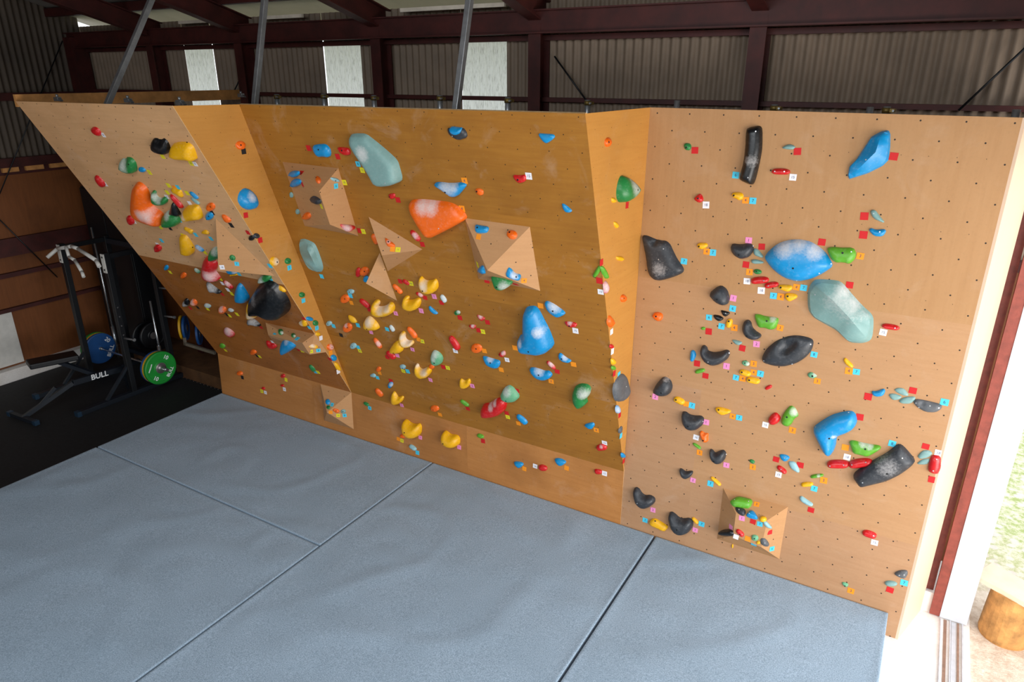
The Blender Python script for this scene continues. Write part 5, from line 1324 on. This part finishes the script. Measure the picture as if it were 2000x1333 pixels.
# scaffold pipes, clamps and plates along the top edge
def clamp_pipe(px, py, kind, label):
    a = on_axis(px, py, 1, -0.35 if px > 470 and px < 1140 else 0.16 if px > 1140 else -1.35)
    rp = empty('scaffold_pipe', (a.x, a.y, 3.42)); tag(rp, label, 'scaffold pipe', 'scaffold pipes behind the top edge of the climbing wall')
    h = max(.2, a.z - 3.42)
    m = MB(); m.tube((0, 0, 0), (0, 0, h), .022, 14); m.build('pipe', STEEL, rp)
    if kind:
        m = MB(); m.tube((0, 0, h - .04), (0, 0, h - .008), .027, 14); m.bar((0, 0, h - .024), (.05, -.01, h - .024), .03, .022); m.build('clamp', BRASS, rp)
        m = MB(); m.tube((.04, -.01, h - .024), (.04, -.05, h - .024), .007, 8); m.build('clamp_bolt', STEEL, rp)
for px, py, kd, lab in ((540, 184, 1, 'scaffold pipe with brass clamp between the first prop-side column and furthest window'),
                        (632, 183, 1, 'scaffold pipe with brass clamp just before the middle window'),
                        (730, 186, 1, 'scaffold pipe with brass clamp just past the middle window'),
                        (859, 186, 1, 'scaffold pipe with brass clamp in front of the third galvanised prop'),
                        (992, 190, 1, 'scaffold pipe with brass clamp at the edge of the third window'),
                        (1148, 195, 1, 'scaffold pipe with brass clamp over the narrow side face'),
                        (1323, 196, 0, 'bare scaffold pipe behind the upright face'),
                        (1513, 204, 1, 'low brass clamp on a pipe behind the upright face, above the black slab hold'),
                        (1700, 209, 0, 'short shiny pipe end above the pointed blue wedge hold'),
                        (1733, 208, 1, 'low brass clamp on a pipe above the pointed blue wedge hold'),
                        (1986, 214, 0, 'bare scaffold pipe at the doorway end of the wall top')):
    clamp_pipe(px, py, kd, lab)
for px, py, lab in ((100, 196, 'flat steel clip at the outer corner of the wall top'), (238, 199, 'steel clip on the wall top behind the steep face, beside the prop'),
                    (339, 203, 'steel clip on the wall top where the steep face ends'), (462, 188, 'dark steel clip behind the side face top')):
    a = on_axis(px, py + 2, 2, 3.60)
    a.y += 0.06
    m = MB(); m.box((-.03, -.02, 0), (.03, .02, .035)); m.tube((0, 0, .03), (0, 0, .06), .012, 10); m.bar((0.02, 0, .03), (.06, 0, .0), .03, .008)
    o = m.build('steel_clip', STEEL); o.location = a
    tag(o, lab, 'steel clip', 'steel clips on the wall top')

# ------------------------------------------------------------------ gym corner
m = MB()
x0, x1, y0, y1 = -5.05, -1.885, -5.2, 0.29
pts = [(x0, y0), (x1, y0), (x1, y1)]
t = 0.075; n = int((x1 - x0) / t); pts2 = []
for i in range(n):
    xx = x1 - i * t
    pts2 += [(xx, y1 + .03), (xx - t * .5, y1 + .03), (xx - t * .5, y1), (xx - t, y1)]
poly = pts + pts2 + [(x0, y1)]
N = len(poly)
m.add([(a, b, FLOOR + .001) for a, b in poly] + [(a, b, FLOOR + .02) for a, b in poly], [tuple(range(N))[::-1], tuple(range(N, 2 * N))] + [(i, (i + 1) % N, N + (i + 1) % N, N + i) for i in range(N)])
o = m.build('rubber_mat', RUBBER, origin=(-3.4, -2, FLOOR)); tag(o, 'black rubber gym mat with a toothed edge under the squat rack', 'rubber mat')
GF = FLOOR + .02
rack = empty('squat_rack', (-3.7, -.1, GF)); tag(rack, 'black squat rack with white pull-up handles standing on the rubber mat', 'squat rack')
RO = Vector((-3.7, -.1, GF))
def part(mb, name, mat, root, ro, bevel=0):
    mb.v = [tuple(Vector(v) - ro) for v in mb.v]
    return mb.build(name, mat, root, bevel)
for x, y, top in ((-3.2, -.38, 1.75), (-4.2, -.38, 1.75), (-3.2, .22, 1.75), (-4.2, .22, 1.75)):
    m = MB(); m.box((x - .035, y - .035, GF + .06), (x + .035, y + .035, top)); part(m, 'upright', BLKM, rack, RO, .004)
    if y < 0:
        for i in range(12):
            mm = MB(); mm.tube((x + .034, y, GF + .36 + i * .125), (x + .0365, y, GF + .36 + i * .125), .010, 8)
            part(mm, 'pin_hole', CHROME if x > -3.5 and 3 < i < 8 else BLKM, rack, RO)
for x in (-3.2, -4.2):
    m = MB(); m.box((x - .035, -1.12, GF), (x + .035, .45, GF + .06)); part(m, 'foot_beam', NAVY, rack, RO, .004)
    m = MB(); m.box((x - .04, -1.15, GF), (x + .04, -1.10, GF + .065)); part(m, 'end_cap', plain('blue_cap', rgb(24, 52, 74), .5), rack, RO)
    m = MB(); m.bar((x, -.40, GF + .42), (x, -.75, GF + .06), .035, .035); part(m, 'brace', NAVY, rack, RO)
    m = MB(); m.bar((x, -.35, 1.70), (x, .19, 1.70), .05, .06); part(m, 'side_rail', BLKM, rack, RO)
for y in (.22,):
    m = MB(); m.bar((-4.17, y, 1.68), (-3.23, y, 1.68), .05, .07); m.bar((-4.17, y, GF + .25), (-3.23, y, GF + .25), .05, .06); part(m, 'cross_member', NAVY, rack, RO)
def tubes(pts, r):
    m = MB()
    for a, b in zip(pts, pts[1:]): m.tube(a, b, r, 10)
    return m
y = -.45
m = tubes([(-4.22, y - .12, 1.60), (-4.16, y, 1.70), (-3.93, y, 1.745), (-3.80, y, 1.775), (-3.66, y, 1.76), (-3.30, y, 1.655), (-3.22, y - .02, 1.59)], .024); part(m, 'pull_up_bar', WHITEM, rack, RO)
m = tubes([(-3.84, y - .05, 1.77), (-3.76, y - .08, 1.66), (-3.60, y - .10, 1.64), (-3.42, y - .14, 1.53), (-3.36, y - .16, 1.47)], .02); part(m, 'pull_up_handle', WHITEM, rack, RO)
for x in (-4.2, -3.2):
    m = MB(); m.box((x - .035, -.425, 1.50), (x + .035, -.416, 1.74)); br = part(m, 'bracket', WHITEM, rack, RO)
    for zz in (1.54, 1.70):
        mm = MB(); mm.tube((x, -.425, zz), (x, -.43, zz), .012, 10); o = part(mm, 'bracket_bolt', BLKM, rack, RO)
for x, yy, z in ((-3.16, .22, .75), (-3.16, .22, 1.15), (-3.16, -.38, .62)):
    m = MB(); m.tube((x, yy, z), (x + .22, yy, z + .02), .014, 10); m.tube((x + .2, yy, z + .018), (x + .225, yy, z + .02), .02, 10); part(m, 'storage_peg', STEEL, rack, RO)
for yz in ((.24, .14), (.42, .30)): pass

def plate(name, x, y, z, r, th, mat, root, ro, d=1):
    m = MB(); a = Vector((x, y, z)) - ro
    m.lathe(a, (d, 0, 0), [(0, r * .93), (th * .12, r), (th * .88, r), (th, r * .93), (th, r * .84), (th * .86, r * .82), (th * .86, r * .42), (th, r * .38), (th, .028)], 40)
    return m.build(name, mat, root)
PG = plain('green_bumper', rgb(22, 140, 48), 0.5, 0, 0.1, 10); PYL = plain('yellow_bumper', rgb(222, 170, 30), 0.5, 0, 0.1, 10); PB = plain('blue_bumper', rgb(22, 74, 134), 0.5, 0, 0.12, 10)
HUB = plain('hub_steel', rgb(120, 116, 116), 0.35, 0.6, 0.2, 20)
BY, BZ = -.10, .145
bar = empty('barbell', (-3.7, BY, BZ)); BO = Vector((-3.7, BY, BZ))
tag(bar, 'barbell loaded with green, yellow and blue bumper plates at the foot of the rack', 'barbell')
m = MB(); m.tube((-4.42, BY, BZ), (-2.98, BY, BZ), .014, 12); part(m, 'shaft', CHROME, bar, BO)
for d, xs in ((1, (-3.06, -3.02, -2.985)), (-1, (-4.34, -4.38, -4.415))):
    m = MB(); m.tube((xs[0] - d * .02, BY, BZ), (xs[2] + d * .18, BY, BZ), .024, 14); part(m, 'sleeve', CHROME, bar, BO)
    a = plate('blue_plate', xs[0], BY, BZ, .222, .036, PB, bar, BO, d)
    plate('yellow_plate', xs[1], BY, BZ, .222, .030, PYL, bar, BO, d)
    g = plate('green_plate', xs[2], BY, BZ, .225, .045, PG, bar, BO, d)
    m = MB(); m.lathe((xs[2] + d * .038 - BO.x, 0, 0), (d, 0, 0), [(0, .078), (.006, .078), (.014, .055), (.014, .05), (.02, .048), (.03, .028)], 24); m.build('hub', HUB, g)
    if d > 0:
        fx = xs[2] + .0395 - BO.x
        def write(s, rr, ang, size, rot, root=g, name='lettering', x=fx):
            o = bpy.data.objects.new(name, text_mesh(s, .02)); COL.objects.link(o)
            if not o.data.materials: o.data.materials.append(PRINT)
            o.parent = root
            c, n_ = math.cos(math.radians(ang)), math.sin(math.radians(ang))
            u = Vector((0, math.cos(math.radians(rot)), math.sin(math.radians(rot)))); n3 = Vector((1, 0, 0)); v = n3.cross(u)
            o.matrix_local = frame(Vector((x + .0012, rr * c, rr * n_)), u * size, v * size, n3)
        write('10', .155, 52, .075, -38); write('10', .155, 232, .075, -38); write('BULL', .155, -38, .068, 52)
        mm = tubes([(fx + .002, .11 * math.cos(t) - .06 + .02 * math.sin(3 * t), .11 * math.sin(t)) for t in [2.1 + i * .14 for i in range(9)]], .007); mm.build('emblem', PRINT, g)
    else:
        fx = xs[0] + .032 - BO.x
        for s_, ang, rot in (('20', 40, -50), ('BULL', -30, 60)):
            o = bpy.data.objects.new('lettering', text_mesh(s_, .02)); COL.objects.link(o)
            if not o.data.materials: o.data.materials.append(PRINT)
            o.parent = a
            u = Vector((0, math.cos(math.radians(rot)), math.sin(math.radians(rot)))); n3 = Vector((1, 0, 0))
            o.matrix_local = frame(Vector((xs[0] + .006 - BO.x, .15 * math.cos(math.radians(ang)), .15 * math.sin(math.radians(ang)))), u * .08, n3.cross(u) * .08, n3)
# bench
P1, P2 = on_axis(142, 748, 0, -3.45), on_axis(238, 720, 0, -3.45)
f1, f2 = on_axis(20, 808, 2, GF + .04), on_axis(70, 826, 2, GF + .04)
fm = (f1 + f2) / 2
bench = empty('weight_bench', (fm.x, fm.y, GF)); NO = Vector((fm.x, fm.y, GF)); tag(bench, 'low black weight bench with a lettered side beam in front of the rack', 'weight bench')
m = MB(); m.bar(P1, P2, .06, .075); b = part(m, 'main_beam', NAVY, bench, NO, .004)
o = bpy.data.objects.new('lettering', text_mesh('BULL', .02)); COL.objects.link(o); o.data.materials.append(PRINT) if not o.data.materials else None
o.parent = b
d = (P2 - P1).normalized(); n3 = d.cross(Vector((0, 0, 1))).normalized(); v = n3.cross(d)
if n3.x < 0: n3 = -n3
c = on_axis(192, 733, 0, -3.45) + Vector((.032, 0, 0))
u = d; v = n3.cross(u)
o.matrix_local = frame(c - NO, u * .10, v * .10, n3)
m = MB(); m.bar(P1, fm, .05, .05); part(m, 'lower_beam', NAVY, bench, NO)
m = MB(); m.bar(f1, f2, .05, .05); cf = part(m, 'cross_foot', NAVY, bench, NO)
for p in (f1, f2):
    m = MB(); q = (f2 - f1).normalized() * .03; m.bar(p - q, p + q, .058, .058); part(m, 'end_cap', bpy.data.materials['blue_cap'], bench, NO)
m = MB(); m.bar(P2, (P2.x, P2.y + .05, GF), .05, .05); part(m, 'leg', NAVY, bench, NO)
qa, qb = on_axis(108, 757, 0, -3.5), on_axis(74, 797, 0, -3.6); m = MB(); m.bar(qa, qb, .035, .035); part(m, 'brace', NAVY, bench, NO)
s1, s2 = on_axis(54, 713, 0, -3.9), on_axis(150, 694, 0, -3.75); m = MB(); m.bar(s1, s2, .26, .07); part(m, 'pad', BLKM, bench, NO, .015)
m = MB(); m.bar((s1 + s2) / 2, (P1 + P2) / 2, .05, .05); part(m, 'pad_post', NAVY, bench, NO)
# upright bars and stored plates at the back
for (xa, ya, xb, yb, yy, lab) in ((293, 588, 316, 700, .16, 'chrome bar standing upright behind the green plate'), (178, 444, 200, 548, .30, 'thin chrome bar standing upright behind the rack, by the white handles')):
    a, b = on_axis(xa, ya, 1, yy), on_axis(xb, yb, 1, yy)
    rp = empty('upright_bar', (a.x, yy, GF)); tag(rp, lab, 'barbell', 'bars standing at the rack')
    m = MB(); m.tube((0, 0, 0), (0, 0, a.z - GF), .014, 12); m.build('shaft', CHROME, rp)
    m = MB(); m.tube((0, 0, 0), (0, 0, .5), .024, 12); m.build('sleeve', CHROME, rp)
for px, py, r, mt, lab in ((283, 655, .2, BLKM, 'black weight plate on the rack peg, nearer the rack'), (297, 655, .19, BLKM, 'second black weight plate on the rack peg'),
                           (353, 640, .17, PYL, 'yellow weight plate stored by the wall behind the steep face'), (360, 641, .17, PB, 'blue weight plate stored by the wall behind the steep face'), (386, 652, .16, PB, 'blue weight plate nearly hidden by the edge of the steep face')):
    p = on_axis(px, py, 1, .45 if px > 320 else .30)
    rp = empty('weight_plate', p); tag(rp, lab, 'weight plate', 'weight plates stored behind the rack')
    if px > 320: rp.rotation_euler = (0, 0, .75)
    plate('disc', 0, 0, 0, r, .035, mt, rp, Vector((0, 0, 0)))
    m = MB(); m.lathe((.033, 0, 0), (1, 0, 0), [(0, .05), (.006, .05), (.006, .026)], 20); m.build('hub', HUB, rp)
ca, cb = on_axis(168, 560, 1, .40), on_axis(268, 560, 1, .40)  # added black block, standing in for an unreadable dark mass
ca.x = max(ca.x, -4.95)
cab = empty('storage_cabinet', (ca.x, .40, FLOOR)); tag(cab, 'tall black made-up block filling the dark mass behind the squat rack', 'cabinet')
cw = cb.x - ca.x
m = MB(); m.box((0, .02, 0.0), (cw, .32, 2.55)); m.build('carcass', BLKM, cab, .006)
for i in (0, 1):
    m = MB(); m.box((cw * .5 * i + .008, 0, .12), (cw * .5 * (i + 1) - .008, .02, 2.53)); dd = m.build('door', BLKM, cab, .004)  # invented door leaves on the added block
    hx = cw * .5 + (-.05 if i == 0 else .05); m = MB(); m.bar((hx, -.02, 1.1), (hx, -.02, 1.3), .015, .015, (0, 1, 0)); m.build('handle', NAVY, dd)
a, b = on_axis(362, 672, 1, .35), on_axis(420, 690, 1, .35)
m = MB(); m.bar(a, b, .03, .04); m.bar(a + Vector((0, 0, -.02)), a + Vector((0, 0, .09)), .03, .03); o = m.build('rack_arm', plain('old_arm', rgb(120, 110, 96), .6), origin=tuple(a)); tag(o, 'pale metal arm jutting out low beside the edge of the steep face', 'rack arm')

# ------------------------------------------------------------------ doorway and outdoors
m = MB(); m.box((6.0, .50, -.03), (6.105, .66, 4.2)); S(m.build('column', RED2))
m = MB(); m.box((5.93, .46, FLOOR), (6.16, .95, -.03)); S(m.build('trim_3', CONC))
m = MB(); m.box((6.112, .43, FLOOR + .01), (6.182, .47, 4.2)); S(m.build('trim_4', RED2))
k = NT('rusty_white_paint')
co = k.n('ShaderNodeTexCoord').outputs['Object']
vr = k.n('ShaderNodeTexVoronoi'); vr.inputs['Scale'].default_value = 4.2; k.l(co, vr.inputs[0])
f = k.noise(co, 9, 5, .7)
c = k.mix(k.math('MULTIPLY', k.ramp(f, .55, .8), .35), rgb(192, 196, 204), rgb(172, 162, 150))
c = k.mix(k.math('SUBTRACT', 1.0, k.ramp(vr.outputs['Distance'], .045, .075)), c, rgb(160, 104, 62))
k.l(c, k.b.inputs['Base Color']); k.b.inputs['Roughness'].default_value = .55
m = MB(); m.box((6.182, .425, FLOOR + .012), (6.367, .465, 4.2)); S(m.build('door_1', k.m))
TRK = plain('track_metal', rgb(206, 208, 214), .45, .3, .1, 20); TRK2 = plain('track_rust', rgb(150, 118, 100), .7, .1, .2, 20)
for i, (a, b, h, mt) in enumerate(((6.190, 6.196, .012, TRK), (6.215, 6.235, .004, TRK2), (6.255, 6.262, .014, TRK), (6.268, 6.295, .006, TRK), (6.305, 6.318, .010, TRK2), (6.335, 6.345, .014, TRK))):
    m = MB(); m.box((a, -6.5, FLOOR), (b, .42, FLOOR + h)); S(m.build('trim_%d' % (5 + i), mt))
k = NT('yard_ground')
co = k.n('ShaderNodeTexCoord').outputs['Object']
f = k.noise(co, .9, 8, .7, .6); g = k.noise(co, 14, 6, .75); sp = k.n('ShaderNodeSeparateXYZ'); k.l(co, sp.inputs[0])
c = k.mix(k.ramp(g, .35, .7), rgb(198, 176, 154), rgb(244, 232, 216))
far = k.ramp(k.math('ADD', sp.outputs[1], k.math('MULTIPLY', f, 1.2)), 1.6, 2.6)
vg = k.n('ShaderNodeTexVoronoi'); vg.inputs['Scale'].default_value = 9; k.l(co, vg.inputs[0])
gr = k.mix(k.ramp(g, .42, .6), rgb(172, 186, 116), rgb(234, 228, 206))
gr = k.mix(k.math('SUBTRACT', 1.0, k.ramp(vg.outputs['Distance'], .25, .4)), gr, rgb(222, 216, 208))
k.l(k.mix(far, c, gr), k.b.inputs['Base Color']); k.b.inputs['Roughness'].default_value = .95
k.bump(g, .5, .03)
m = MB(); m.box((6.39, -30, FLOOR - .4), (45, 40, FLOOR - .015)); m.box((-20, 1.1, FLOOR - .4), (6.39, 40, FLOOR - .02)); S(m.build('ground', k.m))
BARK = plain('peeled_log', rgb(190, 138, 78), .8, 0, .35, 11, .3); PLANK = plain('pale_plank', rgb(236, 218, 190), .7, 0, .08, 9)
a = on_axis(1922, 1117, 2, .20); b = on_axis(2000, 1160, 2, .20)
seat = empty('log_bench', (6.66, .72, FLOOR)); SO = Vector((6.66, .72, FLOOR)); tag(seat, 'rough bench of a pale plank on a log stump outside the doorway', 'bench')
d = (b - a).normalized()
mid = a + d * .24
m = MB(); c0 = Vector((mid.x, mid.y, FLOOR - .02))
rim = []
m.lathe(c0 - SO, (0, 0, 1), [(0, .165), (.03, .172), (.2, .165), (.34, .158), (.415, .15)], 28); m.build('stump', BARK, seat)
m = MB(); m.bar(a - d * .02 - SO, a + d * 1.3 - SO, .26, .045); m.build('plank', PLANK, seat, .006)
m = MB(); e = a + d * 1.1; m.lathe(Vector((e.x, e.y, FLOOR - .02)) - SO, (0, 0, 1), [(0, .165), (.2, .165), (.415, .15)], 28); m.build('stump', BARK, seat)

# ------------------------------------------------------------------ light
w = bpy.data.worlds.new('overcast'); scene.world = w; w.use_nodes = True
bg = w.node_tree.nodes['Background']
bg.inputs[0].default_value = (0.93, 0.97, 1.0, 1); bg.inputs[1].default_value = WORLD
def area(name, loc, target, sx, sy, power, col=(1, 1, 1)):
    L = bpy.data.lights.new(name, 'AREA'); L.shape = 'RECTANGLE'; L.size = sx; L.size_y = sy; L.energy = power; L.color = col
    o = bpy.data.objects.new(name, L); COL.objects.link(o); o.location = loc
    o.rotation_euler = (Vector(target) - Vector(loc)).to_track_quat('-Z', 'Y').to_euler()
    return o
area('daylight_door', (9.0, -3.6, 1.5), (2.0, -0.8, 1.0), 5.0, 2.6, DOOR, (1.0, 0.985, 0.97))
area('daylight_front', (3.6, -6.2, 5.0), (3.2, -2.0, 0.0), 4.0, 2.0, FILL, (0.88, 0.95, 1.0))  # added fill lamp under the roof, brightening the mats from above
area('daylight_window', (-2.0, -8.6, 1.9), (-0.5, 0, 1.8), 4.0, 1.6, FILL2, (0.97, 0.98, 1.0))
scene.view_settings.view_transform = 'Standard'
scene.view_settings.look = 'None'
scene.view_settings.exposure = EXPO
scene.cycles.use_denoising = True
scene.cycles.max_bounces = 6
scene.cycles.sample_clamp_indirect = 6.0
